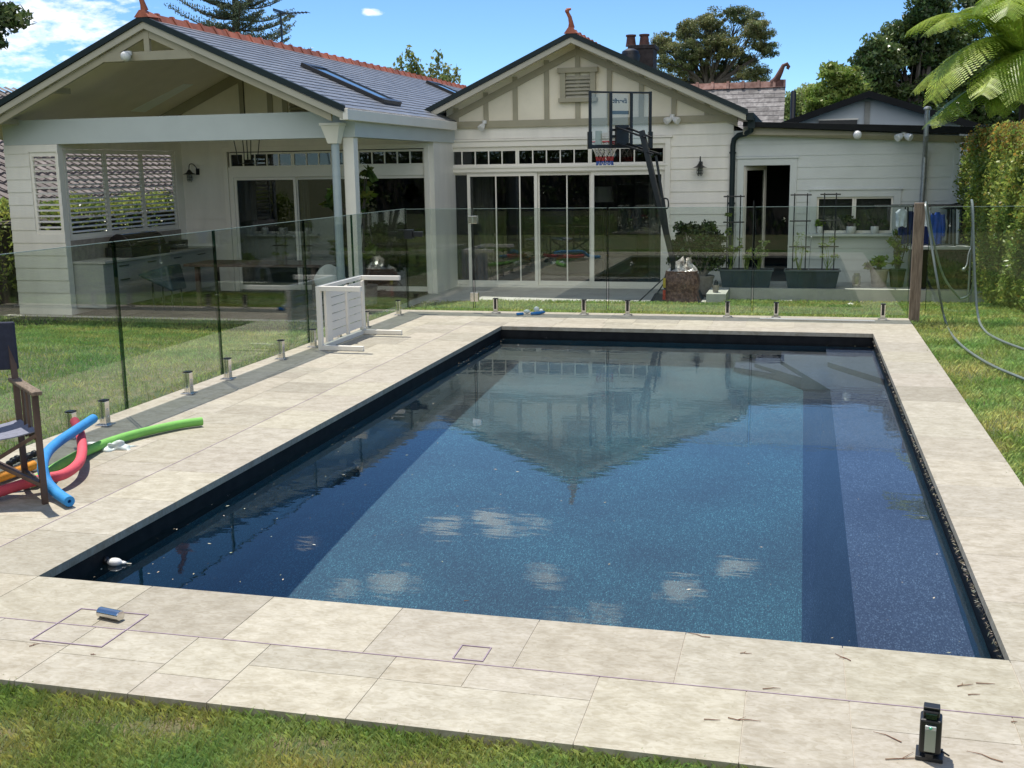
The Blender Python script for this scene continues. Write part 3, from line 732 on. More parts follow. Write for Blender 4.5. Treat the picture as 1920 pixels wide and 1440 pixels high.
wl_.box(LX1-.10, PY0+.13, PZ, LX1-.02, BY, .66)         # low side wall inside the porch
wl_.box(LX1-.10, PY0+.13, 2.12, LX1-.02, BY, bzt)
wl_.box(LX1-.10, BY-.25, .66, LX1-.02, BY, 2.12)
wl_.build('porch_wall', 'white_board', house)
def shutter(par, p0, p1, z0, z1, n=14, dep=.09, ang=.5, th=.011, mat='white', st=.05):
    """louvred shutter between plan points p0 and p1"""
    p0 = Vector((p0[0], p0[1], 0)); p1 = Vector((p1[0], p1[1], 0)); d = (p1-p0).normalized(); nrm = Vector((-d.y, d.x, 0)); ln = (p1-p0).length
    f = MB(); mat3 = Matrix((d, nrm, Vector((0, 0, 1)))).transposed()
    def ob(u0, u1, v0, v1, a, b): c = p0+d*((u0+u1)/2)+nrm*((v0+v1)/2)+Vector((0, 0, (a+b)/2)); f.obox(c, (u1-u0, v1-v0, b-a), mat=mat3)
    ob(0, st, -.02, .02, z0, z1); ob(ln-st, ln, -.02, .02, z0, z1); ob(st, ln-st, -.019, .019, z0, z0+.07); ob(st, ln-st, -.019, .019, z1-.07, z1)
    fr = f.build('shutter', mat, par, bevel=.003)
    s = MB()
    for k in range(n):
        zc = z0+.07+(k+.5)*(z1-z0-.14)/n
        c = p0+d*(ln/2)+Vector((0, 0, zc)); rm = Matrix.Rotation(ang, 3, 'X')
        s.obox(c, (ln-2*st-.002, dep, th), mat=mat3@rm)
    s.build('slats', mat, fr); return fr
shutter(house, (lx0, PY0+.03), (lx1, PY0+.03), lz0, lz1, 13, .07, .3)
sy = np.linspace(PY0+.2, BY-.27, 4)
for a, b in zip(sy[:-1], sy[1:]): shutter(house, (LX1-.06, b), (LX1-.06, a), .665, 2.115, 17, .08, -.2)
# back wall of porch
q0, q1 = at(437, 333, Y=BY).x, hx0-.06
pz1 = at(600, 331, Y=BY).z; ptz0, ptz1 = at(600, 309, Y=BY).z, at(600, 287, Y=BY).z
mbk = MB(); split_boards(mbk, LX1-.1, hx0-.001, PZ, 2.56, [(q0-.1, q1+.0, PZ-1, ptz1+.06)], .205, front(BY)); mbk.build('back_wall', 'white_board', house)
f = MB(); frame(f, q0-.09, q1-.02, PZ, ptz1+.05, BY, .09, .04); f.box(q0-.09, BY, pz1, q1, BY+.12, ptz0-.02); f.box(q0-.09, BY, PZ, q0, BY+.11, pz1)
f.build('door_surround', 'white', house, bevel=.004)
xm = [q0, at(553, 400, Y=BY).x, at(672, 400, Y=BY).x, q1]
leafdoor(xm[0], xm[1]+.03, PZ+.03, pz1-.002, BY+.03, .05, par=house)
leafdoor(xm[1], xm[2]+.03, PZ+.03, pz1-.002, BY+.08, .05, par=house)
leafdoor(xm[2], xm[3]-.002, PZ+.03, pz1-.002, BY+.03, .05, par=house)
transom(q0-.06, q1-.02, ptz0, ptz1, BY+.005, 3, par=house)
# porch back gable above the doors
gp = MB(); gp.prism([(LX1-.9, 2.561), (hx0-.0, 2.561), (hx0-.0, prz(hx0)-.03), (PAX, PAZ-.03), (LX1-.9, prz(LX1-.9)-.03)], BY-.03, BY+.1, 'y'); gp.build('gable_panel', 'cream', house)
gb_ = MB()
gb_.prism([(PAX, PAZ-.22), (hx0-.0, prz(hx0)-.22), (hx0-.0, prz(hx0)-.035), (PAX, PAZ-.035)], BY-.07, BY-.031, 'y')
gb_.prism([(PAX, PAZ-.22), (LX1-.9, prz(LX1-.9)-.22), (LX1-.9, prz(LX1-.9)-.035), (PAX, PAZ-.035)], BY-.07, BY-.031, 'y')
for q in (456, 508, 536):
    xc = at(q, 190, Y=BY).x; gb_.box(xc-.05, BY-.065, 2.562, xc+.05, BY-.031, prz(xc)-.2)
gb_.build('gable_batten', 'olive', house)
v = MB(); va, vb = at(545, 190, Y=BY).x, at(592, 190, Y=BY).x
for k in range(5):
    zc = 2.66+k*.07; v.hexa([(va, BY-.09, zc-.03), (vb, BY-.09, zc-.03), (vb, BY-.08, zc-.04), (va, BY-.08, zc-.04), (va, BY-.035, zc+.03), (vb, BY-.035, zc+.03), (vb, BY-.033, zc+.02), (va, BY-.033, zc+.02)])
v.build('gable_vent', 'olive', house)
# gable truss at the front of the porch
tr = MB(); yt = PRY+.03
cz = at(300, 103, Y=PRY).z; hw = (PAZ-.20-cz)/PS
tr.prism([(PAX-hw-.1, cz-.065), (PAX+hw+.1, cz-.065), (PAX+hw-.02, cz+.065), (PAX-hw+.02, cz+.065)], yt, yt+.07, 'y')
tr.box(PAX-.045, yt+.003, cz+.066, PAX+.045, yt+.067, PAZ-.16)
for s in (-1, 1):
    xe = PAX+s*(3.4 if s < 0 else 2.9)
    tr.prism([(PAX, PAZ-.12), (xe, prz(xe)-.12), (xe, prz(xe)-.23), (PAX, PAZ-.23)], yt+.01, yt+.06, 'y')
for xx_ in (-9.2, -8.2, -7.2): tr.box(xx_, PRY+.05, prz(xx_)-.16, xx_+.14, PRY+.5, prz(xx_)-.075)
tr.build('gable_truss', 'olive', house, bevel=.003)
rb = MB(); rb.box(PAX-.05, PRY+.1, PAZ-.14, PAX+.05, BY-.04, PAZ-.065); rb.build('ridge_beam', 'ceiling', house)
# skylights: two frames standing proud of the slate
def skylight(y0, y1, x0, x1):
    f = MB(); h = .085; nx, nz_ = PS, 1.0; ln = math.hypot(nx, nz_); nx, nz_ = nx/ln, nz_/ln
    zf = lambda x: PAZ+.04-PS*abs(x-PAX)
    def bar(xa, xb, ya, yb, h_):
        f.hexa([(xa, ya, zf(xa)), (xb, ya, zf(xb)), (xb, yb, zf(xb)), (xa, yb, zf(xa)), (xa+nx*h_, ya, zf(xa)+nz_*h_), (xb+nx*h_, ya, zf(xb)+nz_*h_), (xb+nx*h_, yb, zf(xb)+nz_*h_), (xa+nx*h_, yb, zf(xa)+nz_*h_)])
    bar(x0, x0+.1, y0, y1, h); bar(x1-.1, x1, y0, y1, h); bar(x0+.1, x1-.1, y0, y0+.08, h-.004); bar(x0+.1, x1-.1, y1-.08, y1, h-.004)
    fr = f.build('skylight', 'black', house)
    f = MB(); bar(x0+.1, x1-.1, y0+.08, y1-.08, h-.02); f.build('glass', 'skyglass', fr)
skylight(14.25, 15.1, -5.2, -3.72); skylight(23.3, 24.3, -6.0, -4.3)
lc = MB()   # the skylight well seen in the porch ceiling
def ceil_at(px, py):
    d = ray(px, py); c0 = PAZ+.04-.072-PS*PAX; t_ = (c0+PS*CAM.x-CAM.z)/(d.z-PS*d.x); return CAM+d*t_
wq = [ceil_at(*q) for q in ((245, 208), (272, 210), (363, 158), (345, 157))]; dn = Vector((0, 0, -.006))
lc.hexa([p+dn for p in wq]+wq)
lc.build('ceiling_light_panel', pm('skylight_diffuser', (.92, .96, .95), .4, var=.02), house)
# chimney and roof vent
ch = MB(); cxx = at(1207, 100, Y=24).x; zt = at(1207, 87, Y=24).z
ch.box(cxx-.30, 23.7, 2.2, cxx+.27, 24.4, zt); ch.box(cxx-.34, 23.66, zt-.08, cxx+.31, 24.44, zt+.01)
co = ch.build('chimney', pm('dark_chimney_brick', (.02, .014, .013), .85, c2=(.045, .035, .032), scale=9, bump=.5), house, bevel=.006)
for px_ in (1183, 1208):
    f = MB(); xc = at(px_, 80, Y=24).x; f.lathe([(.13, 0), (.115, .1), (.10, .22), (.125, .23), (.125, .27), (.09, .275), (.08, .1)], (xc, 24, zt+.01), 16); f.build('chimney_pot', 'terradark', co, smooth=True)
f = MB(); xc = at(1182, 100, Y=23.2).x; zc = at(1182, 104, Y=23.2).z
f.lathe([(.12, -.5), (.12, -.18), (.22, -.14), (.235, -.02), (.19, .10), (.08, .155), (.01, .16)], (xc, 23.2, zc), 20)
for k in range(20):
    a = k*math.pi/10; f.beam((xc+.2*math.cos(a), 23.2+.2*math.sin(a), zc-.14), (xc+.215*math.cos(a+.1), 23.2+.215*math.sin(a+.1), zc+.04), .03, .012, (math.cos(a), math.sin(a), 0))
f.build('roof_vent', pm('black_glazed_vent', (.008, .008, .010), .45, var=.1), house, smooth=True)
f = MB(); f.tube([(at(528, 60, Y=20).x, 20, at(528, 92, Y=20).z-.4), (at(528, 60, Y=20).x, 20, at(528, 22, Y=20).z)], .024, 6)
a0 = at(524, 26, Y=20); b0 = at(577, 23, Y=20.3)
f.beam(a0, b0, .02, .02)
for k in range(9):
    p = a0.lerp(b0, k/8); f.beam(p+Vector((0, -.25+.015*k, 0)), p+Vector((0, .25-.015*k, 0)), .012, .012)
f.beam(a0+Vector((0, -.3, .05)), a0+Vector((0, .3, .05)), .02, .06); 
f.build('tv_antenna', 'black', house)

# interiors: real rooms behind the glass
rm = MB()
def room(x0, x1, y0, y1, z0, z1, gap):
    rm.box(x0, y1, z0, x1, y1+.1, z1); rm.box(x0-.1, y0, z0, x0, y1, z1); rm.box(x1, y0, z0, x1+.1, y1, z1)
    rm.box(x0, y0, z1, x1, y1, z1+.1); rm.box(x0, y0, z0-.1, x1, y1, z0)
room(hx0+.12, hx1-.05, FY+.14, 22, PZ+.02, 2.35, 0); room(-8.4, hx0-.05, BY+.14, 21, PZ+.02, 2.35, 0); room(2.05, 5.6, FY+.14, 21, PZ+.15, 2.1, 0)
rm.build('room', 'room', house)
# ================================================================== RIGHT WING
annex = thing('annex', 'low grey-white weatherboard wing with flat black-edged roof, open door and wide window', 'house wing', (4, 17, LZ))
ax0, ax1 = hx1+.0, at(1796, 300, Y=FY).x
ado0, ado1 = at(1393, 400, Y=FY).x, at(1479, 400, Y=FY).x; adz = at(1440, 310, Y=FY).z
awx0, awx1 = at(1531, 400, Y=FY).x, at(1674, 400, Y=FY).x; awz0, awz1 = at(1600, 437, Y=FY).z, at(1600, 369, Y=FY).z
AY = 16.62
fl, fr_ = at(1393, 228, Y=AY), at(1866, 238, Y=AY)
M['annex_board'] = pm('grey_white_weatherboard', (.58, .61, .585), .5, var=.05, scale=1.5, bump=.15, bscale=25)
mb = MB(); split_boards(mb, ax0, ax1, LZ-.02, 2.12, [(ado0, ado1, LZ-1, adz), (awx0, awx1, awz0, awz1)], .205, front(FY), .012)
mb.box(ax0+.0, FY-.004, 2.121, ax1, FY+.1, 2.30); mb.box(ax1-.1, FY+.12, LZ, ax1, 21, 2.2)
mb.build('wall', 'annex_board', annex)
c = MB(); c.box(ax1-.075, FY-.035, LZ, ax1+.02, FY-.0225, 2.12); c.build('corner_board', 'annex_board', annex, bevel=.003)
f = MB(); frame(f, ado0, ado1, LZ, adz, FY, .12, .035); f.box(ado0-.14, FY-.06, adz+.121, ado1+.14, FY, adz+.15)
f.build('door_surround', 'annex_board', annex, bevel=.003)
f = MB(); frame(f, awx0, awx1, awz0, awz1, FY, .12, .035); f.box(awx0-.14, FY-.06, awz1+.121, awx1+.14, FY, awz1+.15)
f.box(awx0-.16, FY-.15, awz0-.05, awx1+.16, FY+.0, awz0-.001)
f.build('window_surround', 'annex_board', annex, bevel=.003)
wn = MB(); st = .035; xm_ = at(1601, 400, Y=FY).x
for a, b in ((awx0, xm_), (xm_, awx1)):
    wn.box(a+.001, FY+.01, awz0, a+st, FY+.06, awz1); wn.box(b-st, FY+.01, awz0, b-.001, FY+.06, awz1); wn.box(a+st, FY+.012, awz0, b-st, FY+.058, awz0+.045); wn.box(a+st, FY+.012, awz1-st, b-st, FY+.058, awz1)
wo = wn.build('window', 'white', annex, bevel=.002)
p = MB(); p.box(awx0+.02, FY+.03, awz0+.03, awx1-.02, FY+.036, awz1-.02); p.build('pane', 'window', wo)
p = MB(); p.box(awx0-.05, FY+.12, awz0, awx1+.05, FY+.13, awz1); p.build('blind', pm('roller_blind', (.22, .215, .20), .9, var=.06, scale=2), wo)
# door leaf standing open against the reveal
dl = leafdoor(0, .78, 0, adz-LZ-.02, 0, .075, par=None, name='open_door')
dl.parent = annex; dl.matrix_parent_inverse = Matrix.Identity(4)
dl.location = Vector((ado0+.02, FY-.0, LZ+.01))-Vector((4, 17, LZ)); dl.rotation_euler = (0, 0, R(-76+180+0)*0+R(62))
f = MB(); tz = lambda x: fl.z+(fr_.z-fl.z)*(x-fl.x)/(fr_.x-fl.x)
f.hexa([(fl.x, AY, tz(fl.x)-.085), (fr_.x, AY, tz(fr_.x)-.13), (fr_.x, AY+.14, tz(fr_.x)-.13), (fl.x, AY+.14, tz(fl.x)-.085), (fl.x, AY, tz(fl.x)), (fr_.x, AY, tz(fr_.x)), (fr_.x, AY+.14, tz(fr_.x)), (fl.x, AY+.14, tz(fl.x))])
f.build('fascia', 'blackfascia', annex, bevel=.004)
f = MB(); f.hexa([(fl.x, AY+.141, tz(fl.x)-.06), (fr_.x, AY+.141, tz(fr_.x)-.06), (fr_.x, 21.5, tz(fr_.x)-.0), (fl.x, 21.5, tz(fl.x)-.0), (fl.x, AY+.141, tz(fl.x)-.012), (fr_.x, AY+.141, tz(fr_.x)-.012), (fr_.x, 21.5, tz(fr_.x)+.04), (fl.x, 21.5, tz(fl.x)+.04)])
f.build('roof', 'darkgreen', annex)
f = MB(); f.hexa([(fl.x, AY+.13, tz(fl.x)-.22), (fr_.x-.45, AY+.3, tz(fr_.x)-.24), (fr_.x-.45, FY-.001, tz(fr_.x)-.24), (fl.x, FY-.001, tz(fl.x)-.22), (fl.x, AY+.16, tz(fl.x)-.087), (fr_.x-.45, AY+.16, tz(fr_.x)-.132), (fr_.x-.45, FY-.001, tz(fr_.x)-.132), (fl.x, FY-.001, tz(fl.x)-.087)])
f.build('eave_lining', 'olive', annex)
f = MB(); fp = at(1734, 300, Y=FY-.12).x; fp2 = at(1739, 206, Y=FY-.52)
f.tube([(fp-.03, FY-.09, .1), (fp-.0, FY-.09, tz(fp)-.9), (fp, FY-.10, tz(fp)-.5), (fp2.x, FY-.50, tz(fp)-.16), (fp2.x, FY-.52, fp2.z)], .042, 12); f.tube([(fp, FY-.095, tz(fp)-.9), (fp, FY-.095, tz(fp)-.86)], .05, 12)
f.lathe([(.06, 0), (.065, .02), (.05, .05), (.01, .06)], (fp2.x, FY-.52, fp2.z), 12)
f.build('vent_pipe', 'galv', annex, smooth=True)

# gabled building behind the flat roof
ob = thing('outbuilding', 'pale blue-grey gable wall rising behind the flat black roof edge', 'building', (4.5, 21.6, LZ))
OY = 21.6; oa = at(1628, 178, Y=OY); ol = at(1470, 236, Y=OY); orr = at(1872, 252, Y=OY)
M['paleblue'] = pm('pale_blue_render', (.46, .50, .53), .7, var=.04, scale=2)
f = MB(); f.prism([(ol.x, LZ), (orr.x, LZ), (orr.x, orr.z), (oa.x, oa.z), (ol.x, ol.z)], OY, OY+5, 'y'); f.build('wall', 'paleblue', ob)
f = MB(); f.box(oa.x-.06, OY-.03, 1.9, oa.x+.05, OY-.001, oa.z-.14); f.build('batten', pm('grey_batten', (.27, .27, .25), .6), ob)
f = MB(); a_, b_ = at(1536, 229, Y=OY), at(1607, 229, Y=OY); f.box(a_.x, OY-.05, a_.z-.2, b_.x, OY-.001, a_.z+.03); f.build('window', 'black', ob)
f = MB(); f.box(a_.x-.02, OY-.06, a_.z+.031, b_.x+.02, OY-.001, a_.z+.06); f.build('window_head', 'white', ob)
f = MB()
for e_, s in ((ol, -1), (orr, 1)):
    f.prism([(oa.x, oa.z+.07), (e_.x+s*.05, e_.z+.07), (e_.x+s*.05, e_.z-.07), (oa.x, oa.z-.07)], OY-.30, OY-.2, 'y')
    f.prism([(oa.x, oa.z+.06), (e_.x+s*.04, e_.z+.06), (e_.x+s*.04, e_.z+.001), (oa.x, oa.z+.001)], OY-.199, OY+5.1, 'y')
f.build('roof', 'blackfascia', ob)

# older slate roof beyond
def xslope(mb, x0, x1, yr, zr, ye, ze, course=.3, wd=.45, seed=1, t2=.03):
    rnd = random.Random(seed); n = int(math.hypot(ye-yr, ze-zr)/course)
    for k in range(n):
        a, b = k/n, (k+1)/n; ya, za, yb_, zb = yr+(ye-yr)*a, zr+(ze-zr)*a, yr+(ye-yr)*b, zr+(ze-zr)*b
        x = x0-(wd/2 if k % 2 else 0)
        while x < x1:
            xa, xb = max(x, x0), min(x+wd, x1); tn = rnd.uniform(.65, 1.3)
            if xb > xa+.01: mb.hexa([(xa+.003, yb_, zb-.02), (xb-.003, yb_, zb-.02), (xb-.003, ya, za-.02), (xa+.003, ya, za-.02), (xa+.003, yb_, zb+t2), (xb-.003, yb_, zb+t2), (xb-.003, ya, za+.005), (xa+.003, ya, za+.005)], tn)
            x += wd
nb = thing('neighbour_house', 'weathered grey-brown slate roof with terracotta ridge and curled finial beyond the garden gable', 'house', (6, 31, -1))
r0 = at(1300, 170, Y=31); r1 = at(1473, 160, Y=31)
f = MB(); xslope(f, r0.x-3, r1.x, 31, (r0.z+r1.z)/2+.05, 27.2, (r0.z+r1.z)/2-3.0, .21, .3, t2=.018); f.build('roof', 'oldslate', nb)
f = MB(); zz = (r0.z+r1.z)/2
f.prism([(27.3, zz-3.1), (31, zz-.02), (34.7, zz-3.1), (34.7, -1), (27.3, -1)], r0.x-2.9, r1.x-.08, 'x'); f.build('wall', 'paleblue', nb)
f = MB(); x = r0.x-3; rr_ = random.Random(2)
while x < r1.x:
    f.prism([(30.84, zz-.02), (30.95, zz+.16), (31.05, zz+.16), (31.16, zz-.02)], x, min(r1.x, x+.45), 'x', rr_.uniform(.8, 1.5))
    f.prism([(30.80, zz-.02), (30.93, zz+.20), (31.07, zz+.20), (31.20, zz-.02)], min(r1.x-.06, x+.38), min(r1.x, x+.46), 'x', rr_.uniform(.8, 1.3)); x += .45
f.build('ridge_cap', pm('old_ridge_tile', (.16, .075, .055), .85, c2=(.30, .18, .15), scale=6, attr=True, bump=.5), nb)
f = MB(); xe = r1.x-.1
f.tube([(xe-.30, 31, zz+.10), (xe-.16, 31, zz+.22), (xe-.06, 31, zz+.42), (xe+.02, 31, zz+.60), (xe+.12, 31, zz+.64), (xe+.17, 31, zz+.56), (xe+.13, 31, zz+.50)], [.10, .10, .08, .06, .06, .055, .05], 12)
f.hexa([(xe-.35, 30.85, zz), (xe+.1, 30.85, zz), (xe+.1, 31.15, zz), (xe-.35, 31.15, zz), (xe-.3, 30.95, zz+.22), (xe+.06, 30.95, zz+.2), (xe+.06, 31.05, zz+.2), (xe-.3, 31.05, zz+.22)])
f.build('finial', 'terradark', nb, smooth=True)
vp = MB(); a_ = at(1487, 200, Y=26); vp.tube([(a_.x, 26, -1), (a_.x, 26, at(1487, 173, Y=26).z), (a_.x, 26, at(1487, 170, Y=26).z)], [.07, .07, .045], 14)
tag(vp.build('flue', 'black', org=(a_.x, 26, -1), smooth=True), 'short dark flue pipe between the old slate roof and the black gable', 'flue')
# neighbour on the left: brown tiles
nl = thing('neighbour_house', 'brown tiled roof of the neighbouring house behind the louvred porch shutters', 'house', (-15, 20, -1))
f = MB(); rnd = random.Random(9)
ex, ez, rxx, rz_ = -11.6, 1.05, -16.5, 3.9; n = 17
for k in range(n):
    a, b = k/n, (k+1)/n
    xa, za = rxx+(ex-rxx)*a, rz_+(ez-rz_)*a; xb, zb = rxx+(ex-rxx)*b, rz_+(ez-rz_)*b
    y = 10.0
    while y < 34:
        tn = rnd.uniform(.75, 1.2)
        for q in range(3):
            y0_, y1_ = y+q*.1, y+(q+1)*.1; hh = (.02, .055, .02)[q]; h2 = (.055, .02, .0)[q]; 
            f.add([(xb, y0_, zb+hh+.02), (xb, y1_, zb+h2+.02), (xa, y1_, za+h2-.02), (xa, y0_, za+hh-.02), (xb, y0_, zb-.05), (xb, y1_, zb-.05)], [(0, 1, 2, 3), (4, 5, 1, 0)], tn)
        y += .3
f.build('roof', 'browntile', nl)
f = MB(); f.prism([(ex-.3, -1), (ex-.3, ez-.1), (rxx, rz_-.12), (rxx-4, ez-.1), (rxx-4, -1)], 10.2, 33.8, 'y'); f.build('wall', pm('neighbour_brick', (.16, .10, .08), .9, var=.2), nl)
f = MB(); f.box(ex-.0, 10, ez-.16, ex+.14, 34, ez-.0); f.build('gutter', 'terradark', nl)

# ================================================================== TREES AND PLANTS
def branch(mb, a, b, r0, r1, bend=.12, seg=6, nseg=5):
    a = Vector(a); b = Vector(b); d = b-a; sd_ = d.orthogonal().normalized()*d.length*bend*random.uniform(-1, 1)+Vector((0, 0, d.length*bend*random.uniform(-.2, .8)))
    pts = [a+d*t_+sd_*math.sin(math.pi*t_) for t_ in [i/nseg for i in range(nseg+1)]]
    mb.tube(pts, [r0+(r1-r0)*i/nseg for i in range(nseg+1)], seg, cap=False); return pts
def crown_points(blobs, ncl, nleaf, clr, shell=.55):
    """clusters on and in the ellipsoids, leaves round each cluster"""
    vol = np.array([b[1][0]*b[1][1]*b[1][2] for b in blobs])**.67; vol /= vol.sum()
    C = []
    for (c, r), v_ in zip(blobs, vol):
        k = max(3, int(ncl*v_)); d = unit(k); rad = (shell+(1-shell)*RNG.random(k))[:, None]
        C.append(np.array(c)+d*rad*np.array(r))
    C = np.concatenate(C); per = max(1, nleaf//len(C))
    sz = clr*(.5+1.0*RNG.random(len(C)))
    P = np.repeat(C, per, 0)+unit(len(C)*per)*(RNG.random((len(C)*per, 1))**.5)*np.repeat(sz, per)[:, None]*np.array([1, 1, .6])
    tc_ = np.repeat(.7+.6*RNG.random(len(C)), per)
    return C, P, tc_
def tree(name, label, cat, base, fork, blobs, leafm, barkm, ncl, nleaf, clr, ln, wd, r0=.3, nb_=14, shell=.55, drop=0, group=None, twigs=True):
    t = thing(name, label, cat, base, group)
    C, P, tcl = crown_points(blobs, ncl, nleaf, clr, shell)
    T = tints(len(P), .6, 1.35); T *= tcl[:, None]
    quads('crown', leaves_at(P, ln, wd, drop=drop), leafm, T, parent=t)
    mb = MB(); base = Vector(base); fork = Vector(fork)
    branch(mb, base, fork, r0, r0*.75, .03, 8)
    hubs = []
    for c, r in blobs:
        c = Vector(c); e = fork.lerp(c, .75); pts = branch(mb, fork, e, r0*.5, r0*.16, .12); hubs.append((c, pts))
    if twigs:
        idx_ = RNG.choice(len(C), min(len(C), nb_*len(blobs)), replace=False)
        for i in idx_:
            p = Vector(C[i]); h = min(hubs, key=lambda q: (q[0]-p).length); s_ = h[1][random.randint(2, 5)]
            branch(mb, s_, p, r0*.13, r0*.03, .12, 4, 3)
    mb.build('trunk', barkm, t, smooth=True); return t
def pb_(px, py, Y, rx_, ry_=None, rz=None):
    """blob centred at a photo pixel and distance; radius in photo pixels"""
    c = at(px, py, Y=Y); k = (c-CAM).length/F_PX; ry_ = ry_ or rx_; rz = rz or rx_
    return (tuple(c), (rx_*k, rz*k, ry_*k))
# big gum
G = [(1290, 60, 30, 22), (1330, 40, 32, 20), (1390, 30, 34, 20), (1262, 110, 34, 34), (1310, 100, 40, 34), (1360, 85, 40, 30), (1420, 62, 28, 26), (1440, 90, 18, 14), (1290, 145, 50, 22), (1350, 135, 42, 22), (1410, 138, 30, 16), (1240, 80, 16, 20), (1250, 150, 20, 14), (1335, 70, 30, 20), (1402, 112, 22, 10)]
tree('gum_tree', 'large spreading olive-green gum tree rising behind the chimney', 'tree', tuple(at(1330, 260, Y=62)), tuple(at(1325, 175, Y=62)), [pb_(x, y, 62+random.uniform(-2, 2), a, b, 40) for x, y, a, b in G], 'leaf_gum', 'bark', 620, 90000, .30, .12, .055, .34, 11, .35)
# dark trees behind the outbuilding
D = [(1690, 150, 60, 60), (1740, 70, 40, 50), (1650, 120, 34, 44), (1735, 22, 26, 24), (1640, 180, 40, 40), (1790, 110, 60, 60), (1760, 180, 60, 50), (1680, 75, 16, 26), (1610, 165, 16, 30), (1765, 12, 14, 14)]
tree('broadleaf_tree', 'dense dark-leaved tree towering behind the pale gable', 'tree', tuple(at(1710, 330, Y=33)), tuple(at(1715, 220, Y=33)), [pb_(x, y, 33+random.uniform(-1.2, 1.2), a, b, 45) for x, y, a, b in D], 'leaf_dark', 'bark', 460, 70000, .30, .14, .075, .22, 10, .6)
D = [(1560, 180, 34, 40), (1590, 150, 24, 34), (1600, 190, 30, 30), (1555, 130, 8, 18), (1530, 200, 20, 26)]
tree('shrub_tree', 'bright green bushy tree in front of the dark one, left of the black gable', 'tree', tuple(at(1570, 300, Y=27)), tuple(at(1572, 235, Y=27)), [pb_(x, y, 27, a, b, 30) for x, y, a, b in D], 'leaf_bright', 'bark', 150, 13000, .22, .13, .06, .1, 8, .3)
D = [(1500, 185, 24, 24), (1525, 178, 24, 26), (1495, 215, 30, 20), (1540, 200, 20, 24), (1480, 195, 14, 20)]
tree('pale_tree', 'pale green far tree showing between the old slate roof and the black gable', 'tree', tuple(at(1510, 300, Y=48)), tuple(at(1510, 230, Y=48)), [pb_(x, y, 48, a, b, 30) for x, y, a, b in D], 'leaf_pale', 'palebark', 170, 12000, .34, .15, .06, .12, 8, .3)
D = [(1850, 8, 34, 16), (1890, 4, 34, 22), (1830, 22, 12, 8), (1910, 30, 20, 20), (1870, 30, 20, 14)]
tree('broadleaf_tree', 'dark tree top showing above the tree fern at the right edge', 'tree', tuple(at(1890, 300, Y=27)), tuple(at(1885, 80, Y=27)), [pb_(x, y, 27, a, b, 30) for x, y, a, b in D], 'leaf_dark', 'bark', 90, 6500, .22, .15, .08, .12, 8, .3)
D = [(1850, 150, 50, 70), (1900, 190, 50, 60), (1820, 210, 40, 40), (1780, 225, 34, 26), (1930, 110, 40, 60)]
tree('broadleaf_tree', 'shadowy broadleaf bush directly behind the tree fern fronds', 'tree', tuple(at(1870, 400, Y=24)), tuple(at(1870, 280, Y=24)), [pb_(x, y, 24, a, b, 40) for x, y, a, b in D], 'leaf_dark', 'bark', 240, 26000, .22, .14, .07, .14, 8, .5)
# shrub shoots over the slate ridge
t = thing('leafy_shrub', 'loose leafy shoots poking up over the slate roof ridge', 'shrub', tuple(at(800, 300, Y=38)))
P = []; mb = MB(); b0 = at(800, 230, Y=38)
for px_, py_, q0_ in ((718, 140, 10), (735, 128, 22), (752, 108, 30), (765, 92, 34), (778, 112, 34), (793, 140, 30), (808, 122, 30), (822, 98, 34), (840, 125, 30), (858, 130, 22), (770, 130, 40), (800, 150, 40), (830, 145, 34), (745, 140, 22), (845, 140, 20), (786, 128, 26)):
    top = at(px_, py_, Y=38+random.uniform(-.6, .6)); s_ = at(px_*.6+800*.4, 210, Y=38)
    pts = branch(mb, s_, top, .05, .012, .06, 5)
    for k in range(q0_*5):
        u = random.random()**.6; i = u*(len(pts)-1.001); a = pts[int(i)].lerp(pts[int(i)+1], i-int(i)); P.append(a+Vector([random.gauss(0, .14*(1.15-u*.6)) for _ in range(3)]))
P = np.array([tuple(p) for p in P]); quads('crown', leaves_at(P, .19, .09, bias=np.array([0, 0, .7])), 'leaf_pale', tints(len(P), .55, 1.2)*np.array([[.9, .85, .8]]), parent=t); mb.build('trunk', 'bark', t, smooth=True)
# leaf spray at the left edge
tree('broadleaf_tree', 'sprig of dark leaves hanging into the sky at the top left edge', 'tree', (-14.6, 9.0, -.5), (-14.3, 9.2, 2.6), [((-14.8, 8.2, 4.6), (3.0, 3.2, 2.6)), ((-13.2, 11.0, 4.9), (2.0, 2.2, 1.6)), ((-15.0, 5.5, 4.0), (2.4, 2.4, 2.2)), pb_(-2, 28, 14, 24, 11, 12), (tuple(at(28, 38, Y=14)), (.10, .1, .07)), pb_(-4, 62, 14, 12, 22, 12), pb_(-40, 40, 14, 40, 40, 30)], 'leaf_dark', 'bark', 460, 30000, .25, .16, .07, .18, 8, .4)
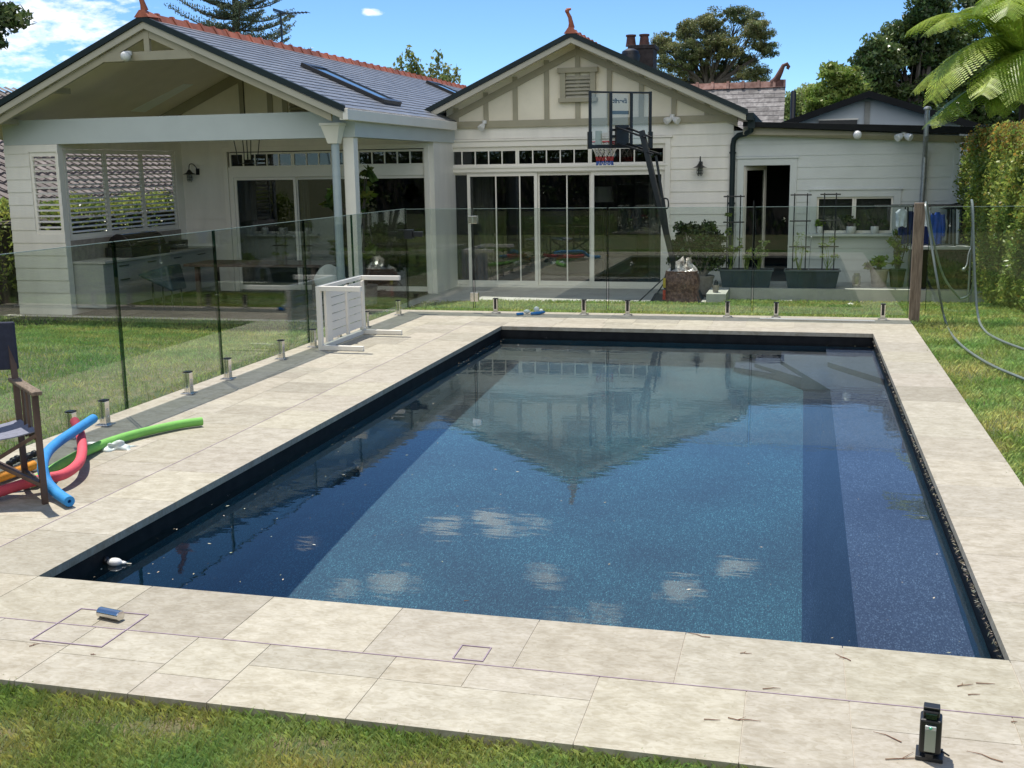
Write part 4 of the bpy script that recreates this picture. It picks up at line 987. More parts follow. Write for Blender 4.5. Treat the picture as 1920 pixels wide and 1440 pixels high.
# Norfolk pine
pine = thing('pine_tree', 'tall araucaria pine with tiered upswept branches behind the porch roof', 'pine tree', tuple(at(450, 400, Y=55)))
mb = MB(); P = []; TT = []; kpx = 59/F_PX
tb, tt_ = at(452, 330, Y=55), at(436, -160, Y=55); mb.tube([tb, tb.lerp(tt_, .5), tt_], [.34, .24, .10], 10)
rnd = random.Random(5)
for lev in range(13):
    py_ = 118-lev*21; c = at(446-(118-py_)*.03, py_, Y=55); ln_ = (150-lev*6)*kpx
    for q in range(8):
        a = q*math.pi/4+rnd.uniform(-.25, .25)+lev*.4; L_ = ln_*rnd.uniform(.45, 1.15); a += rnd.uniform(-.3, .3)
        if rnd.random() < .12: continue
        d = Vector((math.cos(a), math.sin(a), 0)); pts = []
        for k in range(9):
            u = k/8; pts.append(c+d*L_*u+Vector((0, 0, L_*(-.16*u+(.30+.2*((q*7+lev*3) % 5)/5)*u*u))))
        mb.tube(pts, [.06-.05*k/8 for k in range(9)], 5, cap=False)
        side = Vector((-d.y, d.x, 0))
        for k in range(24):
            u = .14+.86*(k/24); i = u*7.999; p0 = pts[int(i)].lerp(pts[int(i)+1], i-int(i))
            w_ = (.15+.5*(1-u))*min(1, L_/3)
            for s_ in (-1, 1):
                fl_ = .16+.34*w_*2*rnd.random()
                for m_ in range(7):
                    v_ = (m_+.5)/7*fl_*1.5
                    P.append(p0+side*s_*v_+d*v_*.5+Vector((0, 0, .05+v_*.42+rnd.gauss(0, .05)))); 
P = np.array([tuple(p) for p in P])
quads('crown', leaves_at(P, .17, .065, bias=np.array([0, 0, .8])), 'leaf_pine', tints(len(P), .55, 1.4), parent=pine); mb.build('trunk', 'bark', pine, smooth=True)

# tree fern
fern = thing('tree_fern', 'tree fern with long arching bright green fronds above the hedge', 'tree fern', tuple(at(1915, 420, Y=15.5)))
hub = at(1925, 118, Y=15.5); mb = MB(); mb.tube([at(1925, 400, Y=15.5), hub], [.14, .10], 12); mb.build('trunk', 'bark', fern, smooth=True)
rnd = random.Random(12)
fr_t = [(1712, 172, -.5, 60), (1745, 190, -1.2, 90), (1742, 232, -.8, 20), (1700, 60, 0, 70), (1735, 62, -.7, 70), (1770, 48, .4, 75), (1830, 28, -.6, 90), (1840, 178, -1.5, 40), (1905, 190, -1.6, 60), (1980, 30, -.2, 70), (2060, 90, 0, 60), (2030, 190, -.6, 40), (1870, 215, -1.0, 30), (1800, 120, 1.0, 60), (1960, 220, .6, 40), (1800, 200, .3, 50), (1760, 130, .8, 50), (1880, 60, 1.5, 70), (1885, 30, -1.6, 80)]
for px_, py_, dy, arch in fr_t:
    tip = at(px_, py_, Y=15.5+dy); k_ = 19.5/F_PX; PQ = []; rb_ = MB()
    d = tip-hub; mid = hub+d*.5+Vector((0, 0, arch*k_*1.5))
    pts = [hub*(1-u)**2+mid*2*u*(1-u)+tip*u*u for u in [i/24 for i in range(25)]]
    rb_.tube(pts, [.014-.011*i/24 for i in range(25)], 5, cap=False)
    Ls = d.length; NQ = 62
    for k in range(3, NQ):
        u = k/NQ; i = u*23.999; p0 = pts[int(i)].lerp(pts[int(i)+1], i-int(i)); tg = (pts[int(i)+1]-pts[int(i)]).normalized()
        side = tg.cross(Vector((0, 0, 1))).normalized(); pl = Ls*.27*(math.sin(math.pi*min(1, u*.86+.10))**.7)+.02
        for s_ in (-1, 1):
            dr = (side*s_+tg*.45+Vector((0, 0, -.12-.2*rnd.random()))).normalized(); NP = 11
            for m_ in range(NP):
                v_ = (m_+.5)/NP; c0 = p0+dr*pl*v_+Vector((0, 0, -.18*pl*v_*v_)); hw_ = (.052*(1-v_*.7))*min(1, pl/.25)+.006; sw = pl/NP*.42
                tg2 = tg.cross(dr).cross(dr).normalized()
                PQ.append([c0-dr*sw-tg2*hw_*.1, c0-tg2*hw_+dr*sw*.4, c0+dr*sw*.9, c0+tg2*hw_+dr*sw*.4])
    PQ = np.array([[tuple(v) for v in q] for q in PQ])
    quads('frond', PQ, 'leaf_fern', tints(len(PQ), .7, 1.3, .05), parent=fern)
    rb_.build('stalk', 'leaf_fern', bpy.data.objects[list(ORG)[-1]] if False else fern)

# hedges
def hedge(name, label, x0, x1, y0, y1, z1, n, lm, ls=.075, z0=None, bulge=.12, topred=False, core=True, group=None):
    t = thing(name, label, 'hedge', ((x0+x1)/2, (y0+y1)/2, ghf((x0+x1)/2, (y0+y1)/2)), group)
    A = []; X, Y_, Zl = x1-x0, y1-y0, 0; zb = lambda x, y: gh(x, y)
    faces = [('l', Y_*2.6), ('r', Y_*1.2), ('f', X*2.4), ('b', X*1.0), ('t', X*Y_)]
    tot = sum(a for _, a in faces)
    for fn, a in faces:
        k = int(n*a/tot); u, v_ = RNG.random(k), RNG.random(k)
        x = x0+X*(u if fn in 'fbt' else (0 if fn == 'l' else 1)); y = y0+Y_*(v_ if fn == 't' else (u if fn in 'lr' else (0 if fn == 'f' else 1)))
        x = x+np.zeros(k); y = y+np.zeros(k); zg = zb(x, y); z = zg+(z1-zg)*(1.0 if fn == 't' else v_)
        A.append(np.stack([x, y, z+np.zeros(k)], 1))
    A = np.concatenate(A)
    c = np.array([(x0+x1)/2, (y0+y1)/2, z1*.5]); d = A-c; 
    b = np.sin(A[:, 0]*3.1+A[:, 2]*4)*np.sin(A[:, 1]*2.7+A[:, 2]*2.2)+.7*np.sin(A[:, 1]*7+A[:, 2]*6+A[:, 0]*5)
    sg = np.stack([np.clip(d[:, 0]/(X/2), -1, 1), np.clip(d[:, 1]/(Y_/2), -1, 1), np.clip(d[:, 2]/(z1*.55), -.3, 1)], 1)
    tuck = np.clip((z1-A[:, 2])/z1-.45, 0, 1)*.40
    A = A+sg*(b*bulge)[:, None]-sg*np.array([1, 1, 0])*tuck[:, None]+RNG.normal(size=A.shape)*.05
    T = tints(len(A), .6, 1.4)
    if topred:
        m_ = (A[:, 2] > z1-.10-.2*RNG.random(len(A)))&(RNG.random(len(A)) < .5); T[m_] *= np.array([1.35, .72, .7])
        m_ = RNG.random(len(A)) < .07; T[m_] *= np.array([1.2, .75, .7])
    quads('foliage', leaves_at(A, ls, ls*.5), lm, T, parent=t)
    if core:
        g_ = MB(); zz_ = gh((x0+x1)/2, (y0+y1)/2)
        g_.hexa([(x0+.55, y0+.55, zz_-.2), (x1-.3, y0+.55, zz_-.2), (x1-.3, y1-.2, zz_-.2), (x0+.55, y1-.2, zz_-.2), (x0+.22, y0+.22, z1-.22), (x1-.2, y0+.22, z1-.22), (x1-.2, y1-.2, z1-.22), (x0+.22, y1-.2, z1-.22)])
        g_.build('stems', 'bark', t)
    return t
hedge('hedge', 'tall clipped yellow-green hedge with reddish tips along the right side', 5.85, 7.7, 10.6, 16.9, 2.06, 95000, 'leaf_hedge', .062, bulge=.06, topred=True)
hedge('hedge', 'low dark hedge with a bright top at the left edge beside the porch', -11.1, -9.75, 8.5, 22, 1.12, 30000, 'leaf_hedge', .09)
# garden behind the camera, seen only in the glass and the water
hedge('boundary_hedge', 'tall dark boundary hedge across the end of the garden behind the camera', -14, 14, -8.6, -7.2, 2.3, 24000, 'leaf_dark', .2, bulge=.3)
# ================================================================== GLASS POOL FENCE
FX = -1.47; FFY = 8.9; GT0, GT1 = .055, 1.24
fence = thing('glass_fence', 'frameless glass pool fence on short steel spigots along the left and far sides', 'fence', (FX, FFY, 0))
def panel(x0, y0, x1, y1, z1=GT1, par=fence, name='glass_panel'):
    a = Vector((x0, y0, 0)); b = Vector((x1, y1, 0)); d = (b-a).normalized(); a += d*.012; b -= d*.012
    zb = min(GT0, GT0)
    p = MB(); p.beam(a+Vector((0, 0, (zb+z1)/2)), b+Vector((0, 0, (zb+z1)/2)), .012, z1-zb)
    o = p.build(name, 'glassf', par)
    e_ = MB(); n_ = .0125
    e_.beam(a+Vector((0, 0, z1+.002)), b+Vector((0, 0, z1+.002)), .0125, .004)
    e_.build('polished_edge', pm('polished_glass_edge', (.30, .38, .33), .2, var=.05), o)
    for q in (a, b): MB().beam(q+Vector((0, 0, zb)), q+Vector((0, 0, z1)), .0135, .005, upv=tuple(d)).build('side_edge', 'gap', o)
    return o
yl = [-.4, 1.35, 2.93, 4.31, 6.02, 7.22, FFY]
for a, b in zip(yl[:-1], yl[1:]): panel(FX, a, FX, b)
xf = [FX, ] + [at(q, 500, Y=FFY).x for q in (888, 1139.5, 1412, 1708)]
for a, b in zip(xf[:-1], xf[1:]): panel(a, FFY, b, FFY, 1.235)
px0 = at(1706, 598, Y=9.0).x
panel(px0+.14, FFY+.08, px0+2.6, FFY+.30, 1.22)
# spigots stand on the paving and clamp the panels
def spigot():
    r = thing('fence_spigot', 'x', 'spigot', (0, 0, 0), 'polished steel spigots holding the glass fence')
    b = MB(); b.obox((0, .0, .004), (.10, .10, .008)); b.build('base_plate', 'steel', r, bevel=.003)
    b = MB(); b.box(-.026, -.026, .008, -.008, .026, .168); b.box(.008, -.026, .008, .026, .026, .168); b.box(-.0079, -.026, .008, .0079, .026, .05); b.tube([(.026, 0, .11), (.031, 0, .11)], .007, 8); b.tube([(.026, 0, .06), (.031, 0, .06)], .007, 8)
    b.build('clamp', 'steel', r, bevel=.003)
    b = MB(); b.box(-.028, -.028, .1685, .028, .028, .178); b.box(-.0275, -.015, .05, -.0265, .015, .168); b.build('cap', 'black', r, bevel=.002)
    return r
sp = spigot(); first = True
sl = [(FX, 2.30, 0), (FX, 2.664, 0), (FX, 3.774, 0), (FX, 4.4, 0), (FX, 5.411, 0), (FX, 6.12, 0), (FX, 6.75, 0), (FX, 7.52, 0), (FX, 8.57, 0), (FX, .9, 0)]
sf = [(at(q, 592, Y=FFY).x, FFY, R(90)) for q in (930, 1095, 1177, 1364, 1455, 1655)]
names = {0: 'steel spigot behind the crossed foam noodles, nearest the director chair', 1: 'steel spigot beside the tip of the blue noodle', 2: 'steel spigot just left of a glass seam beyond the green noodle', 3: 'steel spigot just right of a glass seam beyond the green noodle', 4: 'steel spigot left of the seam before the white louvred frame', 5: 'steel spigot tight against the white louvred frame', 6: 'steel spigot hidden behind the white louvred frame', 7: 'steel spigot just beyond the white louvred frame', 8: 'steel spigot near the far left corner of the deck', 9: 'steel spigot behind the wooden director chair'}
nf = ['steel spigot of the far fence right of the gate hinge, by the blue pool toy', 'steel spigot of the far fence below the left side of the seam under the backboard', 'steel spigot of the far fence below the right side of the seam under the backboard', 'steel spigot of the far fence left of the seam before the left planter box', 'steel spigot of the far fence right of the seam before the left planter box', 'steel spigot of the far fence nearest the wooden post']
for i, (x, y, rz) in enumerate(sl+sf):
    lb = names[i] if i < len(sl) else nf[i-len(sl)]
    if first: sp.location = (x, y, 0); sp.rotation_euler = (0, 0, rz); sp['label'] = lb; first = False
    else: dup(sp, (x, y, 0), rz, lb)
# gate hardware on the far fence
gx = at(889, 500, Y=FFY).x
hl = MB(); z_ = at(889, 412, Y=FFY).z; hl.box(gx-.055, FFY-.03, z_-.045, gx-.004, FFY+.03, z_+.045); hl.box(gx+.004, FFY-.03, z_-.045, gx+.055, FFY+.03, z_+.045); hl.tube([(gx, FFY-.02, z_-.045), (gx, FFY-.02, z_+.045)], .012, 8)
hl.build('gate_hinge', 'steel', fence, bevel=.003)
hl = MB(); z_ = at(893, 556, Y=FFY).z; hl.box(gx-.05, FFY-.028, z_-.06, gx-.003, FFY+.028, z_+.05); hl.box(gx+.003, FFY-.028, z_-.06, gx+.05, FFY+.028, z_+.05); hl.build('gate_hinge', 'steel', fence, bevel=.003)
z_ = at(773, 439, Y=FFY).z; xl_ = at(773, 439, Y=FFY).x
hl = MB(); hl.box(FX-.0, FFY-.05, z_-.055, FX+.10, FFY+.03, z_+.055); hl.box(FX+.101, FFY-.03, z_-.03, FX+.22, FFY+.02, z_+.03); hl.build('gate_latch', 'black', fence, bevel=.004)

post = MB(); post.box(px0-.012, 8.95, -.15, px0+.095, 9.06, 1.265)
tag(post.build('wooden_post', 'wood', org=(px0, 9, -.05), bevel=.004), 'square weathered timber post at the right end of the glass fence', 'post')

# hose over the fence
hs = MB()
def smooth_path(pp, n=10):
    pp = [Vector(p) for p in pp]; o = []
    for i in range(len(pp)-1):
        a = pp[max(i-1, 0)]; b = pp[i]; c = pp[i+1]; d = pp[min(i+2, len(pp)-1)]
        for k in range(n):
            t_ = k/n; o.append(.5*((2*b)+(c-a)*t_+(2*a-5*b+4*c-d)*t_*t_+(3*b-a-3*c+d)*t_**3))
    return o+[pp[-1]]
HY = FFY-.03
A1 = [at(1800, 560, Y=9.6), at(1770, 520, Y=9.35), at(1750, 450, Y=9.15), at(1738, 388, Y=9.06)+Vector((0, 0, .02)), at(1736, 392, Y=8.88), at(1745, 450, Y=8.84), at(1758, 530, Y=8.70), at(1772, 600, z=.0), at(1795, 640, z=.003), at(1850, 680, z=.003), at(1930, 715, z=.003), at(2010, 750, z=.003)]
A2 = [at(1800, 561, Y=9.6), at(1822, 545, Y=9.5), at(1826, 470, Y=9.3), at(1821, 386, Y=9.17)+Vector((0, 0, .02)), at(1824, 392, Y=8.98), at(1826, 480, Y=8.94), at(1832, 580, Y=8.85), at(1845, 618, z=.0), at(1880, 640, z=.002), at(1950, 665, z=.002)]
hs.tube(smooth_path(A1), .0125, 8); hs.tube(smooth_path(A2), .0125, 8)
tag(hs.build('garden_hose', pm('grey_green_hose', (.17, .20, .18), .3, var=.1), org=tuple(at(1795, 640, z=-.02)), smooth=True), 'grey hose looped over the glass beside the wooden post and trailing on the lawn', 'hose')

# ================================================================== POOLSIDE THINGS
# white louvred frame lying on its side with four short legs
fr0 = thing('louvred_table_frame', 'white painted slatted frame with four legs, standing on its side by the glass', 'table frame', (-1.2, 6.5, 0))
tx, ty0, ty1, th_ = -1.335, 5.93, 7.05, .62
dirx = .46
f = MB(); s_ = .045
f.box(tx, ty0, 0, tx+s_, ty0+s_, th_); f.box(tx, ty1-s_, 0, tx+s_, ty1, th_); f.box(tx-.002, ty0+s_, th_-.04, tx+s_-.002, ty1-s_, th_-.001); f.box(tx-.002, ty0+s_, .001, tx+s_-.002, ty1-s_, .045)
f.build('frame', 'white', fr0, bevel=.003)
for yy in (ty0, ty1-s_):
    for zz in (0.0015, th_-.046):
        f = MB(); f.box(tx+s_+.0005, yy, zz, tx+dirx, yy+s_, zz+.045); f.build('leg', 'white', fr0, bevel=.003)
f = MB(); pz0, pz1 = .07, th_-.05
f.box(tx+.05, ty0+.07, pz0, tx+.075, ty0+.20, pz1); f.box(tx+.05, ty1-.12, pz0, tx+.075, ty1-.06, pz1); ym = (ty0+ty1)/2+.04
f.box(tx+.05, ym-.022, pz0, tx+.08, ym+.022, pz1)
for a, b in ((ty0+.201, ym-.023), (ym+.023, ty1-.121)):
    for k in range(6):
        z0_ = pz0+.02+(pz1-pz0-.02)*k/6; f.hexa([(tx+.045, a, z0_+.004), (tx+.062, a, z0_), (tx+.062, b, z0_), (tx+.045, b, z0_+.004), (tx+.050, a, z0_+.074), (tx+.058, a, z0_+.072), (tx+.058, b, z0_+.072), (tx+.050, b, z0_+.074)])
f.build('louvre_panel', 'white', fr0, bevel=.002)

# foam noodles
def noodle(name, label, cat, pts, r, mat, grp='foam pool noodles'):
    o = MB(); P_ = smooth_path(pts, 8); o.tube(P_, r, 18, cap=False)
    # hollow ends
    def cap(c, d, sgn):
        d = d.normalized(); a = d.orthogonal().normalized(); b = d.cross(a); vs = []; n = 18
        for rr__, off in ((r, 0), (r*.96, .004), (r*.34, .004), (r*.32, -.03)):
            for k in range(n): vs.append(c+d*off*1+(a*math.cos(2*math.pi*k/n)+b*math.sin(2*math.pi*k/n))*rr__)
        o.add(vs, [(i*n+k, i*n+(k+1) % n, (i+1)*n+(k+1) % n, (i+1)*n+k) for i in range(3) for k in range(n)]+[tuple(3*n+k for k in range(n))])
    cap(P_[0], P_[0]-P_[1], 1); cap(P_[-1], P_[-1]-P_[-2], 1)
    return tag(o.build(name, mat, org=tuple(P_[len(P_)//2]), smooth=True), label, cat, grp)
def foam(n, c): return pm(n, c, .75, var=.08, scale=12, bump=.25, bscale=120)
rn = .029
g0 = [at(378, 790, z=.035), at(330, 797, z=.035), at(250, 815, z=.036), at(180, 838, z=.036), at(120, 868, z=.036), at(60, 905, z=.036)]
noodle('pool_noodle', 'lime green foam noodle lying straight out across the paving', 'pool noodle', g0, rn, foam('green_foam', (.20, .50, .10)))
r0_ = [at(140, 790, z=.16), at(150, 812, z=.13), at(154, 845, z=.10), at(146, 870, z=.085), at(118, 890, z=.08), at(80, 898, z=.075), at(30, 912, z=.06), at(-40, 935, z=.04), at(-100, 955, z=.035)]
noodle('pool_noodle', 'coral red foam noodle curving under the blue one', 'pool noodle', [r0_[0], r0_[1], r0_[2], r0_[3], r0_[4], r0_[5], r0_[6], r0_[7]], rn, foam('red_foam', (.72, .09, .12)))
b0_ = [at(175, 785, z=.20), at(140, 808, z=.19), at(108, 830, z=.175), at(88, 850, z=.165), at(80, 875, z=.15), at(88, 903, z=.09), at(108, 925, z=.045), at(130, 940, z=.036)]
noodle('pool_noodle', 'blue foam noodle bent into an S on top of the others', 'pool noodle', b0_, rn, foam('blue_foam', (.03, .26, .60)))
o0_ = [at(62, 872, z=.035), at(30, 884, z=.035), at(0, 895, z=.035), at(-60, 915, z=.035), at(-120, 935, z=.035)]
noodle('pool_noodle', 'orange foam noodle mostly hidden behind the chair legs', 'pool noodle', o0_, rn, foam('orange_foam', (.75, .30, .03)))
# crumpled pale cloth toy next to the noodles
def crumple(name, label, cat, c, r, mat, n=26, flat=.4, seed=1, grp=None):
    rnd = random.Random(seed); bm_ = bmesh.new(); bmesh.ops.create_icosphere(bm_, subdivisions=4, radius=1)
    pk = [(Vector((rnd.gauss(0, 1), rnd.gauss(0, 1), rnd.gauss(0, 1))).normalized(), rnd.uniform(-.95, 1.1), rnd.uniform(2, 12)) for _ in range(n)]
    for v in bm_.verts:
        u = v.co.normalized(); k = 1+sum(a*max(0, u.dot(d))**(p*3) for d, a, p in pk)*.8; v.co = Vector((u.x*k*r[0], u.y*k*r[1], max(-.15*r[2], u.z*k*r[2])))
    me = bpy.data.meshes.new(name); bm_.to_mesh(me); bm_.free(); me.materials.append(M[mat] if isinstance(mat, str) else mat)
    me.polygons.foreach_set('use_smooth', [True]*len(me.polygons))
    o = bpy.data.objects.new(name, me); col.objects.link(o); o.location = c; ORG[o.name] = Vector(c); return tag(o, label, cat, grp)
M['palevinyl'] = pm('pale_blue_vinyl', (.50, .60, .58), .35, c2=(.62, .66, .62), scale=20)
crumple('deflated_toy', 'crumpled pale aqua inflatable toy lying against the green noodle', 'pool toy', tuple(at(208, 839, z=.006)), (.085, .05, .042), 'palevinyl', 70, seed=5)
gl_ = MB(); a_ = at(15, 872, z=.02); b_ = at(66, 850, z=.03)
gl_.tube(smooth_path([a_, a_.lerp(b_, .3)+Vector((0, 0, .015)), a_.lerp(b_, .6), b_, b_+Vector((.04, .06, .0))]), [.012+.012*abs(math.sin(i*.7)) for i in range(41)], 8)
tag(gl_.build('swim_goggles', 'blackplastic', org=tuple(a_), smooth=True), 'black snorkel strap lying along the fence footing behind the orange noodle', 'snorkel')

# blue and clear toy on the far deck
toy = thing('dive_toy', 'blue and clear plastic pool toy lying on the far deck by the gate', 'pool toy', tuple(at(998, 588, z=0)))
f = MB(); f.tube([at(969, 589, z=.018), at(981, 588, z=.018)], .016, 10); f.tube([at(995, 588, z=.02), at(1010, 587, z=.022), at(1021, 585, z=.022)], [.016, .02, .013], 10); f.build('grip', pm('blue_plastic', (.02, .16, .42), .3), toy, smooth=True)
f = MB(); f.ball(at(988, 584, z=.03), .035, sq=(1.2, .8, .7)); f.ball(at(1006, 580, z=.05), .035, sq=(1, .8, 1)); f.ball(at(1015, 583, z=.03), .025); f.build('float', 'palevinyl', toy, smooth=True)

# director chair at the left edge
ch = thing('director_chair', 'folding wooden director chair with navy canvas, cut by the left edge of the picture', 'chair', tuple(at(30, 930, z=0)))
A_ = at(85, 945, z=0)        # right front foot
ux = Vector((.86, -.52, 0)).normalized()   # towards the seat front
uy = Vector((-.52, -.86, 0)).normalized()  # across, to the other side (out of frame)
fA = A_; bA = at(50, 918, z=0)
ux = (fA-bA).normalized(); uy = Vector((ux.y, -ux.x, 0)) if False else Vector((-abs(ux.y), 0, 0))
side = (fA-bA).length
W_ = .52
cr = Vector((-.93, -.37, 0)).normalized()
fB, bB = fA+cr*W_, bA+cr*W_
H1, H2 = .60, .62
topf = at(72, 735, Y=fA.y).z
def post_(p, h, par, nm='leg'):
    f = MB(); f.beam(p, p+Vector((0, 0, h)), .032, .024, upv=tuple(ux)); return f.build(nm, 'teak', par, bevel=.003)
for p, h in ((fA, .60), (bA, .60), (fB, .60), (bB, .60)): post_(p, h, ch)
f = MB()
for k in (.38, .62): 
    q = bA.lerp(fA, k); f.beam(q+Vector((0, 0, .33)), q+Vector((0, 0, .60)), .05, .012, upv=tuple(cr))
f.beam(bA+Vector((0, 0, .36)), fA+Vector((0, 0, .36)), .022, .04); f.beam(bA+Vector((0, 0, .10)), fA+Vector((0, 0, .10)), .022, .035); f.beam(bB+Vector((0, 0, .36)), fB+Vector((0, 0, .36)), .022, .04)
f.beam(fA+Vector((0, 0, .10)), fB+Vector((0, 0, .40)), .03, .02); f.beam(fA+Vector((0, 0, .38)), fB+Vector((0, 0, .08)), .03, .02); f.beam(bA+Vector((0, 0, .08)), bB+Vector((0, 0, .38)), .03, .02); f.beam(bA+Vector((0, 0, .38)), bB+Vector((0, 0, .08)), .03, .02)
f.build('frame', 'teak', ch, bevel=.002)
for p, q in ((bA, fA), (bB, fB)):
    f = MB(); f.beam(p-ux*.05+Vector((0, 0, .615)), q+ux*.05+Vector((0, 0, .60)), .055, .022); f.build('armrest', 'wood', ch, bevel=.006)
f = MB(); z0_ = .40
vs = []; 
for k in range(9):
    u = k/8; zz = z0_-.045*math.sin(math.pi*u)
    for q in (bA, fA): vs.append(q+cr*W_*u+Vector((0, 0, zz)))
for k in range(9):
    u = k/8; zz = z0_-.045*math.sin(math.pi*u)-.006
    for q in (bA, fA): vs.append(q+cr*W_*u+Vector((0, 0, zz)))
f.add(vs, [(2*k, 2*k+1, 2*k+3, 2*k+2) for k in range(8)]+[(18+2*k+2, 18+2*k+3, 18+2*k+1, 18+2*k) for k in range(8)]+[(1, 0, 18, 19), (17, 16, 34, 35)]+[(2*k+1, 19+2*k, 21+2*k, 2*k+3) for k in range(8)]); f.build('seat', 'canvas_grey', ch, smooth=True)
f = MB(); f.beam(bA+Vector((0, 0, .60)), bA-ux*.05+Vector((0, 0, .92)), .03, .022, upv=tuple(ux)); f.beam(bB+Vector((0, 0, .60)), bB-ux*.05+Vector((0, 0, .92)), .03, .022, upv=tuple(ux)); f.build('back_post', 'teak', ch)
f = MB(); o1 = bA-ux*.03+Vector((0, 0, .80)); o2 = bB-ux*.03+Vector((0, 0, .80)); f.beam(o1-cr*.03, o2+cr*.03, .03, .26); f.build('backrest', 'navy', ch, bevel=.008)

# steel off-cut cylinder on the near coping
a_ = at(187, 1143, z=.03); b_ = at(226, 1151, z=.03); f = MB(); f.tube([a_, b_], .021, 24); 
for o in (a_, b_): pass
o = tag(f.build('steel_cylinder', 'steel', org=tuple(a_.lerp(b_, .5)-Vector((0, 0, .03))), smooth=True, bevel=.002), 'short polished steel cylinder lying on the near left paving', 'steel cylinder'); o.location.z -= .009

# lids cut into the paving, their edges traced by a purple joint
M['purple'] = pm('purple_joint', (.26, .19, .25), .7, c2=(.34, .27, .32), scale=20)
def lid(x0, y0, x1, y1, label, w_=.006):
    f = MB(); z0_, z1_ = -.002, .0035
    f.box(x0, y0, z0_, x1, y0+w_, z1_); f.box(x0, y1-w_, z0_, x1, y1, z1_); f.box(x0, y0+w_, z0_, x0+w_, y1-w_, z1_); f.box(x1-w_, y0+w_, z0_, x1, y1-w_, z1_)
    return tag(f.build('lid_edge', 'purple', org=((x0+x1)/2, (y0+y1)/2, 0)), label, 'access lid')
lid(.41, -.593, .715, -.283, 'large square access lid outlined in purple on the near left paving', .005)
lid(2.0, -.408, 2.113, -.290, 'small square access lid outlined in purple on the near paving', .004)
f = MB(); f.box(-.43, -.4335, -.02, DX1, -.4295, .002); f.box(-.4335, -.43, -.02, -.4300, PL+.3, .001)
tag(f.build('joint_line', 'purple', org=(0, -.43, 0)), 'long purplish expansion joint running round behind the coping stones', 'paving joint')

# laser level on a small bracket, bottom right
lv = thing('laser_level', 'black and silver self-levelling laser unit on a small base at the lower right', 'laser level', tuple(at(1742, 1418, z=0)))
c = at(1742, 1418, z=0); fv = (Vector((CAM.x, CAM.y, 0))-Vector((c.x, c.y, 0))).normalized(); rv = Vector((-fv.y, fv.x, 0)); lm = Matrix((rv, -fv, Vector((0, 0, 1)))).transposed()
def lo(x, y, z): return c+lm@Vector((x, y, z))
ks = .62
f = MB(); f.obox(lo(0, 0, .075*ks*1.6), (.060, .06, .105), mat=lm); f.obox(lo(0, .004, .140), (.046, .05, .022), mat=lm); f.build('body', 'blackplastic', lv, bevel=.006)
f = MB(); f.obox(lo(0, -.0335, .066), (.030, .008, .068), mat=lm); f.build('front_panel', pm('silver_green_plastic', (.33, .36, .30), .4, var=.04), lv, bevel=.002)
f = MB(); f.obox(lo(0, -.0342, .106), (.030, .008, .012), mat=lm); f.build('vial_frame', pm('silver_plastic', (.6, .62, .6), .3), lv, bevel=.002)
f = MB(); f.ball(lo(0, -.038, .107), .0045); f.build('bubble_vial', pm('green_vial', (.1, .5, .3), .1), lv, smooth=True)
f = MB(); f.obox(lo(0, -.026, .137), (.030, .006, .014), mat=lm); f.build('laser_window', pm('dark_laser_glass', (.005, .02, .015), .05, spec=.8), lv)
f = MB(); f.obox(lo(0, 0, .157), (.044, .034, .006), mat=lm); f.obox(lo(-.02, .0, .150), (.005, .03, .016), mat=lm); f.obox(lo(.02, .0, .150), (.005, .03, .016), mat=lm); f.build('handle', 'blackplastic', lv, bevel=.002)
f = MB(); f.obox(lo(0, 0, .007), (.075, .07, .012), mat=lm); f.obox(lo(.0, -.03, .018), (.022, .01, .012), mat=lm); f.tube([lo(.02, .02, .02), lo(.055, .01, .006)], .003, 6); f.build('base', 'blackplastic', lv, bevel=.003)

# white float in the near left corner of the water
fl_ = thing('pool_float', 'small white and black floating dispenser in the near left corner of the water', 'pool float', tuple(at(212, 1058, z=ZWAT)))
c = at(212, 1058, z=ZWAT)
f = MB(); f.ball(c+Vector((.01, 0, .012)), .028, sq=(1.4, 1, .7)); f.ball(c+Vector((.045, .01, .008)), .012, sq=(1.8, 1, .7)); f.build('body', 'ceramic', fl_, smooth=True)
f = MB(); f.ball(c+Vector((-.035, 0, .015)), .02, sq=(.8, 1, 1)); f.build('cap', 'blackplastic', fl_, smooth=True)
f = MB(); f.tube([c+Vector((.05, .01, .006)), c+Vector((.09, .015, .004))], .003, 6); f.build('tail', 'sticker', fl_)

# debris: specks on the water, leaf litter at the waterline, twigs on the paving
n = 420; x = RNG.uniform(0, PW, n); y = RNG.uniform(0, PL, n); k = RNG.random(n) < .4; x[k] = RNG.exponential(.25, k.sum()); x = np.clip(x, .01, PW-.01)
C = np.stack([x, y, np.full(n, ZWAT+.002)], 1); D_ = RNG.random(n)*6.28; s1 = .003+.011*RNG.random(n)**3
dx = np.stack([np.cos(D_)*s1, np.sin(D_)*s1, 0*s1], 1); dy = np.stack([-np.sin(D_)*s1*.35, np.cos(D_)*s1*.35, 0*s1], 1)
M['litter'] = pm('dry_litter', (.42, .36, .24), .9, c2=(.62, .60, .50), scale=30, attr=True)
tag(quads('floating_specks', np.stack([C-dx, C+dy, C+dx, C-dy], 1), 'litter', tints(n, .5, 1.3)), 'tiny pale specks and leaf bits floating on the pool water', 'debris', kind='stuff')
n = 800; y = RNG.uniform(0, PL, n); y = np.where(RNG.random(n) < .5, RNG.random(n)**1.4*5, y); C = np.stack([PW+.004-RNG.random(n)*.010, y, -.052-np.abs(RNG.normal(size=n))*.012], 1)
tag(quads('leaf_litter', leaves_at(C, .022, .004, bias=np.array([-1.0, 0, -.3])), 'litter', tints(n, .25, .8)), 'dry pine needles caught under the right coping along the waterline', 'leaf litter', kind='stuff')
tw = []
